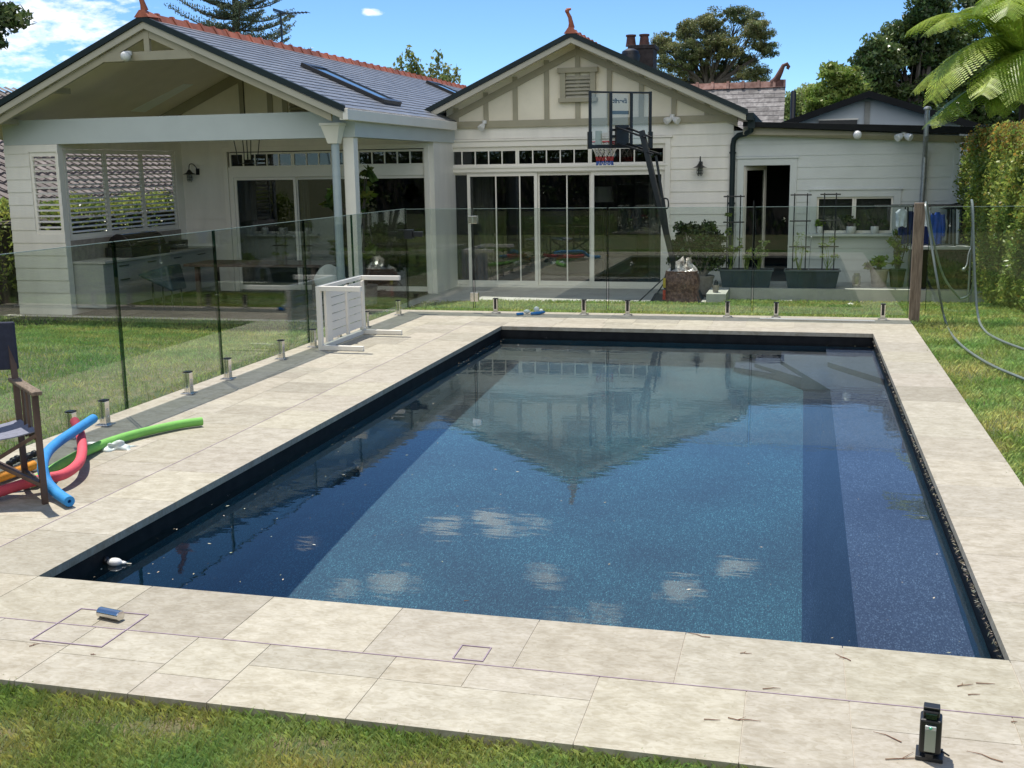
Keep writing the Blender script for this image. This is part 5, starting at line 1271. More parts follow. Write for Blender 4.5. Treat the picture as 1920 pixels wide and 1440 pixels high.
def twig(p, a, ln_, r=.0018):
    f = MB(); d = Vector((math.cos(a), math.sin(a), 0)); s_ = Vector((-d.y, d.x, 0)); pts = [p+d*ln_*u+s_*math.sin(u*3)*ln_*.12*random.uniform(-1, 1) for u in (0, .3, .6, 1)]
    f.tube([q+Vector((0, 0, .003)) for q in pts], [r, r*.9, r*.8, r*.4], 5)
    if random.random() < .5: f.tube([pts[1]+Vector((0, 0, .003)), pts[1]+(d*.7+s_*.7)*ln_*.35+Vector((0, 0, .004))], [r*.7, r*.3], 5)
    return tag(f.build('twig', tmat, org=tuple(p)), 'thin dry reddish twig lying on the near pale paving', 'twig', 'dry twigs scattered on the paving')
tmat = pm('dry_twig', (.16, .06, .04), .9, c2=(.26, .16, .09), scale=30)
for px_, py_, a, l_ in ((1332, 1196, 2.9, .09), (1388, 1226, .2, .04), (1595, 1240, 2.4, .07), (1430, 1293, .3, .06), (1795, 1288, .5, .06), (1830, 1282, .1, .06), (1815, 1304, .3, .04), (1320, 1350, .1, .05), (1365, 1347, 0, .10), (1690, 1393, 2.6, .09), (1660, 1425, .1, .16), (1880, 1430, 2.7, .10), (1896, 1355, .4, .02), (55, 1213, .9, .04), (170, 1228, .2, .02), (870, 1128, .5, .02)):
    twig(at(px_, py_, z=0), a, l_)

# telescopic pole rail lying along the far coping
f = MB(); f.tube([at(1425, 597.5, z=.012), at(1640, 602, z=.012)], .012, 10); tag(f.build('pool_pole', 'white', org=tuple(at(1530, 600, z=0)), smooth=True), 'thin white pole lying on the far deck in front of the spigots', 'pole')
# ================================================================== PATIO THINGS
# portable basketball hoop seen from behind
th = R(38); BYY = 15.55
Bc = at(1163.5, 224.5, Y=BYY); wv = Vector((math.cos(th), math.sin(th), 0)); nv = Vector((-math.sin(th), math.cos(th), 0))
kb = (Bc-CAM).length/F_PX; BW = 97*kb/math.cos(th+YAW*0-R(0))*1.0; BH = 101*kb
BW = 1.22; 
pbase = Bc-nv*1.05; pbase = Vector((at(1262, 480, Y=14.95).x, 14.95, PZ))
hoop = thing('basketball_hoop', 'portable basketball hoop with clear backboard seen from behind, on the patio', 'basketball hoop', tuple(pbase))
bm3 = Matrix((wv, nv, Vector((0, 0, 1)))).transposed()
def bo(u, v, z, s, f): f.obox(Bc+wv*u+nv*v+Vector((0, 0, z)), s, mat=bm3)
f = MB(); e_ = .045
bo(-BW/2+e_/2, 0, 0, (e_, .035, BH), f); bo(BW/2-e_/2, 0, 0, (e_, .035, BH), f); bo(0, 0, BH/2-e_/2, (BW-2*e_, .034, e_*.7), f); bo(0, 0, -BH/2+.03, (BW-2*e_, .034, .06), f)
bo(-.20, -.02, .0, (.05, .03, BH-.06), f); bo(.20, -.02, 0, (.05, .03, BH-.06), f); bo(0, -.02, -.17, (.35, .03, .04), f)
bo(-BW/2+.015, 0, -BH*.36, (.07, .05, BH*.3), f); bo(BW/2-.015, 0, -BH*.36, (.07, .05, BH*.3), f)
f.build('backboard_frame', 'black', hoop, bevel=.004)
f = MB(); bo(0, .01, 0, (BW-2*e_-.002, .006, BH-2*e_), f); bb = f.build('backboard', 'acrylic', hoop)
f = MB(); bo(-BW*.34, .016, -BH*.33, (.13, .003, .26), f); f.build('sticker', 'sticker', bb)
f = MB(); bo(0, .016, .12, (.34, .003, .06), f); bo(-.0, .016, -.28, (.34, .003, .05), f); f.build('printed_band', 'greysticker', bb)
# the maker's word on the front of the board reads mirrored from behind
cu = bpy.data.curves.new('board_lettering', 'FONT'); cu.body = 'Everfit'; cu.size = .105; cu.align_x = 'CENTER'; cu.extrude = .001; cu.shear = .12; cu.offset = .0035
tob = bpy.data.objects.new('lettering_tmp', cu); col.objects.link(tob); bpy.context.view_layer.update()
dgp = bpy.context.evaluated_depsgraph_get(); tme = bpy.data.meshes.new_from_object(tob.evaluated_get(dgp)); bpy.data.objects.remove(tob)
tm4 = Matrix((-wv, Vector((0, 0, 1)), nv)).transposed().to_4x4(); tm4.translation = Bc+nv*.019+Vector((0, 0, .28))-ORG[bb.name]
tme.transform(tm4); tme.materials.clear(); tme.materials.append(M['black'])
lo_ = bpy.data.objects.new('lettering', tme); col.objects.link(lo_); lo_.parent = bb; ORG[lo_.name] = ORG[bb.name]
# rim and net
rz_ = at(1135, 266, Y=BYY+.3).z; rc = Bc+nv*.36-wv*.0; rc = Vector((at(1134, 266, Y=rc.y).x, rc.y, rz_)); RR = .25
ring = [rc+Vector((math.cos(a)*RR, math.sin(a)*RR, 0)) for a in [2*math.pi*k/28 for k in range(29)]]
f = MB(); f.tube(ring, .011, 8, cap=False); f.beam(Bc+nv*.03+Vector((0, 0, rz_-Bc.z)), rc-nv*RR, .12, .02); f.beam(Bc+nv*.03+Vector((0, 0, rz_-Bc.z-.08)), rc-nv*RR*.6+Vector((0, 0, -.0)), .02, .02)
rimo = f.build('rim', 'rim', hoop, smooth=True)
nn_ = 12; prof = [(RR, 0), (RR*.86, -.09), (RR*.72, -.17), (RR*.62, -.25), (RR*.57, -.33), (RR*.6, -.40)]
for seg_, mt_, nm in (((0, 4), 'white_cord', 'net'), ((3, 5), 'red_cord', 'net_band'), ((4, 6), 'blue_cord', 'net_hem')):
    f = MB()
    for s_ in (-1, 1):
        for k in range(nn_):
            pts = []
            for i in range(*seg_) if seg_[1] <= 5 else range(seg_[0], 6):
                a = 2*math.pi*(k+s_*i*.5)/nn_; pts.append(rc+Vector((math.cos(a)*prof[i][0], math.sin(a)*prof[i][0], prof[i][1])))
            if len(pts) > 1: f.tube(pts, .0085, 4)
    if mt_ == 'white_cord':
        f2 = f; f2.tube([rc+Vector((math.cos(a)*RR*.7, math.sin(a)*RR*.7, -.17)) for a in [2*math.pi*k/20 for k in range(21)]], .004, 4, cap=False)
    f.build(nm, mt_, rimo)
# pole and arms
pt1 = at(1262, 490, Y=14.95); pt1 = Vector((pt1.x, 14.95, pt1.z)); ptop = at(1203, 245, Y=15.05)
f = MB(); pb0 = pbase+Vector((.02, 0, .05)); f.beam(pb0, pt1, .075, .075); f.beam(pt1, ptop, .085, .085)
f.build('pole', 'black', hoop, bevel=.006)
f = MB(); q1_, q2_, q3_ = at(1230, 292, Y=14.98), at(1243, 372, Y=14.95), at(1252, 450, Y=14.92)
f.beam(q1_, q2_.lerp(q3_, .2), .035, .035); f.build('height_strut', 'black', hoop, bevel=.003)
f = MB(); f.tube(smooth_path([at(1244, 372, Y=14.88), at(1252, 374, Y=14.85), at(1253, 388, Y=14.85), at(1247, 392, Y=14.88)], 5), .012, 8); f.beam(at(1243, 372, Y=14.9), at(1252, 440, Y=14.88), .03, .05); f.build('handle', 'black', hoop, smooth=False)
f = MB(); h0 = at(1204, 256, Y=15.05); h1 = at(1205, 275, Y=15.05)
for off in (-.10, .10):
    o_ = wv*off
    f.beam(Bc-nv*.05+o_+Vector((0, 0, -.13)), at(1216, 258, Y=15.0)+o_*.6, .03, .03); f.beam(Bc-nv*.05+o_+Vector((0, 0, -.40)), at(1231, 289, Y=14.95)+o_*.6, .03, .03)
bo(0, -.05, -.26, (.25, .05, .34), f)
f.build('backboard_arm', 'black', hoop, bevel=.003)
f = MB(); 
for q in (1195, 1221): f.beam(pt1+Vector((-.02, 0, -.16)), at(q, 569, z=PZ)+Vector((0, 0, .01)), .022, .022)
bb0 = pbase+Vector((.12, .25, 0)); f.hexa([bb0+Vector(v) for v in ((-.5, -.33, 0), (.35, -.33, 0), (.35, .5, 0), (-.5, .5, 0), (-.42, -.26, .15), (.28, -.26, .15), (.28, .42, .15), (-.42, .42, .15))])
f.build('base', 'blackplastic', hoop, bevel=.01)

# clear bag of bark chips
bag = thing('bark_bag', 'clear plastic bag of dark brown bark weighing down the hoop base', 'bag', tuple(at(1275, 569, z=PZ)))
def blob_box(c, sx, sy, sz, taper, wrk, seed, top=0, xs_=14, zs_=16, ang=0):
    rnd = random.Random(seed); f = MB(); N_ = 28; rows = zs_; vs = []
    for j in range(rows+1):
        v_ = j/rows; s_ = 1-taper*v_+.05*math.sin(v_*9+seed)
        for k in range(N_):
            a = 2*math.pi*k/N_; ca, sa = math.cos(a), math.sin(a); q = (abs(ca)**3.2+abs(sa)**3.2)**(-1/3.2)
            w__ = 1+wrk*math.sin(v_*34+3*math.sin(a*2+seed)+seed)+wrk*.8*math.sin(a*7+v_*8)
            x, y = ca*q*sx*s_*w__, sa*q*sy*s_*w__; x, y = x*math.cos(ang)-y*math.sin(ang), x*math.sin(ang)+y*math.cos(ang)
            vs.append(c+Vector((x, y, v_*sz)))
    f.add(vs, [(j*N_+k, j*N_+(k+1) % N_, (j+1)*N_+(k+1) % N_, (j+1)*N_+k) for j in range(rows) for k in range(N_)]+[tuple(range(N_-1, -1, -1)), tuple(range(rows*N_, (rows+1)*N_))])
    return f
bc_ = at(1275, 569, z=PZ)+Vector((0, .22, 0)); hb_ = .53
M['bark_fill'] = pm('bark_in_plastic', (.10, .048, .034), .45, c2=(.24, .135, .10), scale=22, bump=.9, bscale=30, spec=.3, thr=(.4, .62))
M['clear_film'] = pm('crumpled_clear_film', (.30, .25, .22), .18, c2=(.62, .58, .55), scale=14, bump=1.0, bscale=22, spec=.9, coat=.8, thr=(.42, .6))
blob_box(bc_, .31, .20, hb_, .10, .02, 2).build('bag_body', 'bark_fill', bag, smooth=True)
f = MB(); rnd = random.Random(4); N_ = 26; vs = []
for j in range(9):
    v_ = j/8
    for k in range(N_):
        a = 2*math.pi*k/N_; rx_ = .285*(1-v_*.75)+.05*math.sin(a*5+v_*6)*v_; ry_ = .18*(1-v_*.8)+.04*math.cos(a*4+v_*9)*v_
        zt_ = hb_-.03+v_*(.17+.09*math.sin(a*2+.6))+.02*math.sin(a*9)
        vs.append(bc_+Vector((math.cos(a)*rx_+.05*v_, math.sin(a)*ry_, zt_)))
f.add(vs, [(j*N_+k, j*N_+(k+1) % N_, (j+1)*N_+(k+1) % N_, (j+1)*N_+k) for j in range(8) for k in range(N_)]+[tuple(range(8*N_, 9*N_))])
f.build('bag_top', 'clear_film', bag, smooth=True)
f = MB(); f.obox(bc_+Vector((-.27, -.19, .34)), (.045, .02, .16)); f.build('yellow_print', pm('yellow_print', (.50, .36, .04), .4, var=.2, scale=30), bag)
f = MB(); f.obox(bc_+Vector((-.27, -.195, .14)), (.045, .02, .16)); f.build('red_print', pm('red_print', (.45, .06, .03), .4, var=.3, scale=30), bag)

def leafy(name, label, cat, base, pot, blobs, leafm, n, clr, ln, wd, stems=10, ncl=40, potmat='potgrey', drop=0, potname='pot', soil=True, group=None, bias=None, stemmat='bark', r0=.02):
    t = thing(name, label, cat, base, group); b = Vector(base)
    if pot:
        f = MB(); prof, seg = pot; f.lathe(prof, b, seg); f.build(potname, potmat, t, smooth=seg > 8)
        if soil: rt_, zt_ = prof[-1]; f = MB(); rr_ = max(r for r, z in prof)*.86; zz_ = max(z for r, z in prof)-.03; f.lathe([(rr_, zz_-.01), (rr_, zz_)], b, seg); f.build('soil', 'soil', t)
        top = b+Vector((0, 0, max(z for r, z in pot[0])-.03))
    else: top = b
    C, P, tcl = crown_points(blobs, ncl, n, clr, .3); T = tints(len(P), .6, 1.4)*tcl[:, None]
    quads('foliage', leaves_at(P, ln, wd, drop=drop, bias=bias), leafm, T, parent=t)
    f = MB()
    for i in RNG.choice(len(C), min(stems, len(C)), replace=False): branch(f, top+Vector((random.uniform(-.03, .03), random.uniform(-.03, .03), 0)), tuple(C[i]), r0, r0*.25, .15, 5, 4)
    f.build('stem', stemmat, t, smooth=True); return t
# jade plant
jb = at(1316, 548, z=PZ); jb = Vector((at(1314, 540, Y=15.9).x, 15.9, PZ))
J_ = [(1300, 440, 30, 20), (1335, 450, 26, 18), (1275, 460, 20, 16), (1345, 470, 14, 16), (1310, 470, 40, 22), (1268, 490, 18, 10), (1330, 495, 26, 12), (1300, 500, 26, 12), (1290, 425, 16, 8), (1326, 428, 18, 9)]
leafy('jade_plant', 'large round-leaved jade plant in a stone pot behind the bark bag', 'potted plant', tuple(jb), ([(.14, 0), (.19, .05), (.215, .30), (.235, .34), (.235, .37), (.20, .37), (.19, .32)], 24), [pb_(x, y, 15.9, a, b, 20) for x, y, a, b in J_], 'leaf_jade', 9000, .11, .055, .042, 34, 150, r0=.035, stemmat='potgrey')
# cup on the low wall end
cb = at(1342, 531, Y=15.0); cb = Vector((cb.x, 15.0, LZ+.004)); f = MB(); f.lathe([(.045, 0), (.055, .12), (.058, .125), (.05, .125), (.045, .02)], cb, 16)
f2 = thing('tin_cup', 'small ceramic pot with a dry stub on the corner of the low wall', 'pot', tuple(cb)); f.build('pot', 'potgrey', f2, smooth=True); f = MB(); f.tube([cb+Vector((0, 0, .1)), cb+Vector((.01, 0, .18)), cb+Vector((.0, 0, .21))], [.04, .03, .008], 7); f.build('stub', 'blackplastic', f2)

# planter boxes, with trellises
def planter(label, x0, x1, Y, h=.30):
    t = thing('planter_box', label, 'planter', ((x0+x1)/2, Y+.16, LZ), 'grey planter boxes on the ledge'); d = .34; tp = .055
    f = MB(); f.hexa([(x0+tp, Y+tp*.7, LZ+.001), (x1-tp, Y+tp*.7, LZ+.001), (x1-tp, Y+d-tp*.7, LZ+.001), (x0+tp, Y+d-tp*.7, LZ+.001), (x0, Y, LZ+h), (x1, Y, LZ+h), (x1, Y+d, LZ+h), (x0, Y+d, LZ+h)])
    for k in range(1, 4): xq = x0+(x1-x0)*k/4; f.hexa([(xq-.01+0, Y+tp*.68-.003, LZ+.02), (xq+.01, Y+tp*.68-.003, LZ+.02), (xq+.01, Y+tp*.7+.01, LZ+.02), (xq-.01, Y+tp*.7+.01, LZ+.02), (xq-.01, Y-.002, LZ+h-.02), (xq+.01, Y-.002, LZ+h-.02), (xq+.01, Y+.01, LZ+h-.02), (xq-.01, Y+.01, LZ+h-.02)])
    f.build('box', 'greyplastic', t, bevel=.004)
    f = MB(); q = .018; f.box(x0-q, Y-q, LZ+h-.012, x1+q, Y+.012, LZ+h+.018); f.box(x0-q, Y+d-.012, LZ+h-.012, x1+q, Y+d+q, LZ+h+.018); f.box(x0-q, Y+.0125, LZ+h-.012, x0+.012, Y+d-.0125, LZ+h+.018); f.box(x1-.012, Y+.0125, LZ+h-.012, x1+q, Y+d-.0125, LZ+h+.018)
    f.build('rim', pm('lighter_grey_rim', (.07, .09, .10), .4, var=.1), t, bevel=.003)
    f = MB(); f.box(x0+.0125, Y+.0125, LZ+h+.001, x1-.0125, Y+d-.0125, LZ+h+.006); f.build('soil', 'soil', t)
    f = MB(); f.box((x0+x1)/2-.04, Y+.035, LZ+.02, (x0+x1)/2+.04, Y+.05, LZ+.04); f.build('drain_slot', 'blackplastic', t)
    return t
PY = 15.78
p1x0, p1x1 = at(1349, 495, Y=PY).x, at(1449, 495, Y=PY).x; p2x0, p2x1 = at(1472, 495, Y=PY).x, at(1575, 495, Y=PY).x
pl1 = planter('dark grey planter box in front of the open door, left of the pair', p1x0, p1x1, PY)
pl2 = planter('dark grey planter box under the left edge of the window, right of the pair', p2x0, p2x1, PY)
def trellis(label, px_a, px_b, pyt, Y=15.95):
    a, b = at(px_a, 400, Y=Y).x, at(px_b, 400, Y=Y).x; zt_ = at(px_a, pyt, Y=Y).z
    t = thing('trellis', label, 'trellis', ((a+b)/2, Y, LZ+.31), 'black ladder trellises standing in the planters')
    f = MB()
    for x in (a, b): f.tube([(x, Y, LZ+.25), (x, Y, zt_+.03)], .010, 8)
    for k in range(3): z = zt_-k*.44+.005; f.tube([(a-.07, Y-.012, z), (b+.07, Y-.012, z)], .012, 8)
    f.build('ladder', 'black', t, smooth=True)
trellis('black ladder trellis at the left end of the left planter, before the dark downpipe', 1364, 1388, 369)
trellis('black ladder trellis at the left end of the right planter, on the white wall', 1489, 1513, 366)
trellis('black ladder trellis at the right of the right planter, overlapping the window', 1545, 1567, 365)
f = MB(); xq = at(1413, 400, Y=15.95).x; f.tube([(xq, 15.95, LZ+.25), (xq, 15.95, at(1413, 376, Y=15.95).z)], .010, 8); tag(f.build('garden_stake', 'black', org=(xq, 15.95, LZ+.31), smooth=True), 'single black stake rising from the left planter before the open door', 'stake')
f = MB(); xq = at(1523, 400, Y=15.95).x; f.tube([(xq-.03, 15.9, LZ+.25), (xq, 15.93, at(1523, 445, Y=15.95).z)], .007, 8); f.ball((xq, 15.93, at(1523, 445, Y=15.95).z), .018); tag(f.build('garden_stake', 'galv', org=(xq, 15.95, LZ+.31), smooth=True), 'thin pale stake with a knob in the middle of the right planter', 'stake')
def plant_in(label, blobs, base_px, lm='leaf_bright', n=420, ln=.045, wd=.022, clr=.05, ncl=24):
    b = at(base_px, 480, Y=15.95); base = (b.x, 15.95, LZ+.306)
    return leafy('seedling', label, 'plant', base, None, [pb_(x, y, 15.95, a, c_, 8) for x, y, a, c_ in blobs], lm, n, clr, ln, wd, 9, ncl, r0=.006, stemmat='leaf_bright', group='vegetable plants in the planter boxes')
plant_in('straggly tomato plant climbing the trellis at the left of the left planter', [(1372, 470, 12, 16), (1366, 430, 5, 24), (1385, 460, 8, 14), (1362, 485, 12, 6), (1368, 400, 4, 10)], 1370)
plant_in('bushy pale green plant at the right of the left planter', [(1425, 465, 14, 14), (1415, 480, 16, 8), (1430, 478, 12, 8), (1432, 452, 8, 8)], 1422, n=620, lm='leaf_pale', ln=.04)
plant_in('low leaves trailing in the middle of the left planter', [(1400, 482, 10, 8), (1405, 472, 6, 8)], 1400, n=120)
plant_in('wispy tomato plant on the left trellis of the right planter', [(1497, 460, 10, 22), (1510, 470, 8, 12), (1492, 484, 8, 6), (1500, 440, 8, 8)], 1500, n=360, ln=.032, wd=.012, lm='leaf_pale')
plant_in('wispy plant on the right trellis of the right planter, below the window', [(1545, 460, 8, 14), (1560, 452, 8, 10), (1565, 480, 10, 8), (1540, 478, 6, 10)], 1552, n=260, ln=.036, wd=.016)

# jars, pots on the ledge
gj = Vector((at(1607, 500, Y=16.1).x, 16.1, LZ+.001)); f = MB(); f.lathe([(.07, 0), (.075, .05), (.075, .19), (.055, .21), (.055, .24), (.05, .24), (.05, .02)], gj, 16); tag(f.build('glass_jar', thin_glass('jar_glass', (.75, .77, .72), .12), org=tuple(gj), smooth=True), 'clear glass jar standing on the ledge right of the planters', 'jar')
leafy('potted_plant', 'short pot with mixed bright leaves between the glass jar and the tall potted tree', 'potted plant', (at(1649, 500, Y=16.2).x, 16.2, LZ), ([(.11, 0), (.12, .04), (.145, .24), (.155, .27), (.155, .30), (.13, .30)], 20), [pb_(x, y, 16.2, a, b, 10) for x, y, a, b in ((1645, 492, 12, 8), (1628, 498, 10, 7), (1652, 488, 8, 7))], 'leaf_bright', 420, .06, .075, .045, 12, 26)
leafy('potted_tree', 'young bright-leaved tree in a square black nursery pot by the wooden post', 'potted plant', (at(1683, 500, Y=16.2).x, 16.2, LZ), ([(.10, 0), (.105, .02), (.135, .27), (.145, .275), (.145, .31), (.12, .31)], 8), [pb_(x, y, 16.2, a, b, 8) for x, y, a, b in ((1684, 440, 9, 6), (1672, 452, 8, 5), (1697, 450, 8, 5), (1684, 458, 14, 8), (1682, 478, 10, 8), (1688, 470, 10, 6), (1680, 492, 10, 6))], 'leaf_bright', 330, .05, .13, .035, 10, 30, potmat='blackplastic', r0=.012)
for px_, lb, sp_, lm_, pr in ((1537, 'white pot with a small leafy sprig at the left end of the window sill', [(1537, 418, 8, 7)], 'leaf_bright', .05),
                         (1596, 'white pot with a dense dark green herb in the middle of the window sill', [(1594, 410, 12, 8), (1603, 414, 10, 7), (1586, 413, 8, 6)], 'leaf_dark', .085),
                         (1640, 'white saucer pot with soft grey-green rosemary at the right of the window sill', [(1636, 416, 13, 9), (1648, 418, 10, 8)], 'leaf_lav', .07)):
    b = (at(px_, 430, Y=FY-.09).x, FY-.09, awz0+.001)
    leafy('sill_pot', lb, 'potted plant', b, ([(pr*.75, 0), (pr, .03), (pr*1.02, .11 if pr > .06 else .10), (pr*.95, .125), (pr*.8, .125)], 20), [pb_(x, y, FY-.09, a, c_, 5) for x, y, a, c_ in sp_], lm_, 520, .03, .04 if lm_ != 'leaf_lav' else .03, .022 if lm_ != 'leaf_lav' else .006, 8, 34, potmat='ceramic', group='potted herbs on the window sill')

# dark cabinet with pale worktop
kx0, kx1 = at(1706, 500, Y=15.9).x, at(1836, 500, Y=15.9).x; kz1 = at(1770, 462, Y=15.9).z
cab = thing('outdoor_cabinet', 'dark glossy outdoor cabinet with a pale worktop behind the wooden post', 'cabinet', ((kx0+kx1)/2, 16.2, LZ))
f = MB(); f.box(kx0+.02, 15.92, LZ+.001, kx1-.02, 16.5, kz1-.05)
f.build('carcass', 'blackplastic', cab, bevel=.003)
f = MB(); xm2 = (kx0+kx1)/2; f.box(kx0+.04, 15.90, LZ+.03, xm2-.005, 15.918, kz1-.07); f.box(xm2+.005, 15.90, LZ+.03, kx1-.04, 15.918, kz1-.07); f.build('door', pm('glossy_black_door', (.01, .011, .01), .12, var=.1, spec=.4), cab)
f = MB(); f.box(kx0-.03, 15.86, kz1-.05, kx1+.03, 16.55, kz1); f.build('worktop', pm('pale_worktop', (.42, .43, .43), .4, var=.05, scale=3), cab, bevel=.004)
# clothes airer on the worktop and the clothes on it
az0 = at(1700, 386, Y=16.2).z
air = thing('clothes_airer', 'dark fold-out clothes airer above the cabinet', 'clothes airer', (at(1740, 500, Y=16.2).x, 16.2, kz1))
xa, xb = at(1642, 386, Y=16.2).x, at(1800, 386, Y=16.2).x
f = MB()
for yy in (15.95, 16.5): f.tube([(xa, yy, az0), (xb, yy, az0+.0)], .013, 8)
for k in range(8): x = xa+(xb-xa)*(.03+.94*k/7); f.tube([(x, 15.95, az0), (x, 16.5, az0)], .005, 6)
for x in (xa, xb): f.tube([(x, 15.95, az0), (x, 16.5, az0)], .012, 8)
f.build('rack', 'black', air, smooth=True)
f = MB()
for x, yy in ((xa+.5, 15.97), (xb-.1, 15.97), (xa+.5, 16.48), (xb-.1, 16.48)): f.tube([(x, yy, az0), (x+.03, yy, kz1+.001)], .012, 8)
f.build('leg', 'black', air, smooth=True)
def garment(label, px_, Y, wpx, top_py, bot_py, mat, seed, sleeve=False, cat='clothing'):
    x = at(px_, 420, Y=Y).x; k_ = (at(px_, 420, Y=Y)-CAM).length/F_PX; w_ = wpx*k_/2; zt_ = at(px_, top_py, Y=Y).z; zb_ = at(px_, bot_py, Y=Y).z
    rnd = random.Random(seed); f = MB(); NX, NZ = 12, 10; vs = []
    for side_ in (-1, 1):
        for j in range(NZ+1):
            v_ = j/NZ; ww = w_*(.45+.55*min(1, v_*5))*(1+.08*math.sin(v_*4+seed))
            for i in range(NX+1):
                u = i/NX*2-1; th__ = .045*math.sqrt(max(0, 1-u*u))+.004
                vs.append((x+u*ww, Y+side_*th__+.02*math.sin(u*7+seed+v_*2)*v_, zt_+(zb_-zt_)*v_+.012*math.sin(u*5+seed)*v_))
    n1_ = (NX+1)*(NZ+1); fs = []
    for j in range(NZ):
        for i in range(NX):
            a = j*(NX+1)+i; fs.append((a, a+1, a+NX+2, a+NX+1)); a += n1_; fs.append((a+NX+1, a+NX+2, a+1, a))
    f.add(vs, fs)
    if sleeve:
        for s_ in (-1, 1): f.tube([(x+s_*w_*.8, Y, zt_-.04), (x+s_*w_*1.12, Y-.01, zt_+(zb_-zt_)*.4), (x+s_*w_*1.15, Y-.01, zt_+(zb_-zt_)*.75)], [.045, .04, .035], 8)
    return tag(f.build('garment', mat, org=(x, Y, zb_), smooth=True), label, cat, 'clothes drying on the airer')
cl_ = {k: pm(k+'_cloth', v, .85, var=.12, scale=14, bump=.4, bscale=40) for k, v in dict(stripe=(.62, .68, .76), navy=(.015, .03, .12), white=(.8, .82, .86), royal=(.025, .09, .42), pale=(.66, .72, .82)).items()}
garment('pale blue striped shirt at the left end of the airer', 1690, 16.05, 20, 392, 425, cl_['stripe'], 1)
garment('navy jumper hanging just left of the wooden post', 1704, 16.15, 24, 396, 456, cl_['navy'], 2, True)
garment('white shirt hanging just right of the wooden post', 1738, 16.1, 16, 396, 425, cl_['white'], 3)
garment('dark navy trousers right of the wooden post', 1744, 16.3, 22, 400, 458, cl_['navy'], 4)
garment('royal blue top hanging among the clothes right of the post', 1757, 16.05, 18, 398, 458, cl_['royal'], 5, True)
garment('white and blue shirt at the right end of the airer', 1768, 16.2, 14, 404, 450, cl_['pale'], 6)
# folded black umbrella cover behind
f = MB(); xx = at(1800, 400, Y=16.6).x; zt_ = at(1800, 383, Y=16.6).z; f.hexa([(xx-.3, 16.5, zt_-.08), (xx+.3, 16.5, zt_-.08), (xx+.3, 16.9, zt_-.08), (xx-.3, 16.9, zt_-.08), (xx-.06, 16.65, zt_+.02), (xx-.0, 16.65, zt_+.02), (xx-.0, 16.75, zt_+.02), (xx-.06, 16.75, zt_+.02)])
f.box(xx+.02, 16.6, LZ, xx+.26, 16.8, zt_-.081); f.box(xx-.2, 16.66, LZ, xx-.15, 16.72, zt_-.081)
tag(f.build('patio_heater', 'black', org=(xx, 16.7, LZ), bevel=.01), 'black hooded unit standing behind the airer beside the hedge', 'heater')
# wall tap and shower rail by the hedge
f = MB(); sx_ = at(1822, 450, Y=15.2).x
f.tube([(sx_, 15.2, gh(sx_, 15.2)-.02), (sx_, 15.2, at(1822, 385, Y=15.2).z)], .018, 10); f.tube(smooth_path([(sx_, 15.2, .35), (sx_-.04, 15.15, .25), (sx_-.06, 15.1, .1), (sx_-.1, 15.05, .02)], 5), .012, 8); f.ball((sx_-.11, 15.04, .01), .035)
tag(f.build('outdoor_shower', 'galv', org=(sx_, 15.2, float(gh(sx_, 15.2))), smooth=True), 'slim metal outdoor shower pole in front of the hedge', 'outdoor shower')
# small pale stones / floor lamp on the lawn
f = MB(); p_ = at(1595, 555, Y=13.9); p_.z = ghf(p_.x, 13.9)+.04; f.ball(p_, .05, sq=(1.2, 1, .8)); tag(f.build('golf_ball', 'white', org=tuple(p_), smooth=True), 'small white ball lying on the lawn in front of the ledge', 'ball')
f = MB(); p_ = at(1473, 549, Y=15.5); f.box(p_.x-.1, 15.5, ghf(p_.x, 15.5)+.03, p_.x+.11, 15.6, ghf(p_.x, 15.5)+.06); tag(f.build('paint_stirrer', 'white', org=(p_.x, 15.55, ghf(p_.x, 15.5))), 'short white timber offcut on the lawn below the planters', 'timber offcut')

# ---- lights fixed to the walls
def lantern(label, p, side=0):
    t = thing('wall_lantern', label, 'wall lantern', tuple(p), 'black barn-style wall lanterns')
    x, y, z = p; f = MB(); f.box(x-.035, y-.02, z-.10, x+.035, y, z+.02)
    f.tube(smooth_path([(x, y-.01, z-.02), (x, y-.05, z+.03), (x-side*.04, y-.10, z+.10), (x-side*.09, y-.15, z+.10), (x-side*.10, y-.17, z+.03), (x-side*.10, y-.17, z-.0)], 5), .009, 8)
    f.build('bracket', 'black', t, smooth=True)
    f = MB(); c_ = (x-side*.10, y-.17, z-.09); f.lathe([(.13, 0), (.06, .035), (.035, .07), (.02, .09), (.005, .095)], c_, 20); f.build('shade', 'black', t, smooth=True)
    f = MB()
    for k in range(6): a = k*math.pi/3; f.tube([(c_[0]+.05*math.cos(a), c_[1]+.05*math.sin(a), c_[2]), (c_[0]+.052*math.cos(a), c_[1]+.052*math.sin(a), c_[2]-.10), (c_[0]+.03*math.cos(a), c_[1]+.03*math.sin(a), c_[2]-.145)], .005, 5)
    for zz in (-.05, -.10): f.tube([(c_[0]+.053*math.cos(a), c_[1]+.053*math.sin(a), c_[2]+zz) for a in [k*math.pi/8 for k in range(17)]], .005, 5, cap=False)
    f.build('cage', 'black', t)
    f = MB(); f.lathe([(.01, -.13), (.036, -.12), (.038, -.01), (.02, 0)], c_, 14); f.build('glass', 'window', t, smooth=True)
lantern('black caged lantern on the white boards right of the big sliding doors', at(1314, 305, Y=FY-.01))
lantern('black caged lantern inside the porch beside the louvred shutters', at(371, 318, Y=BY-.01), side=.9)
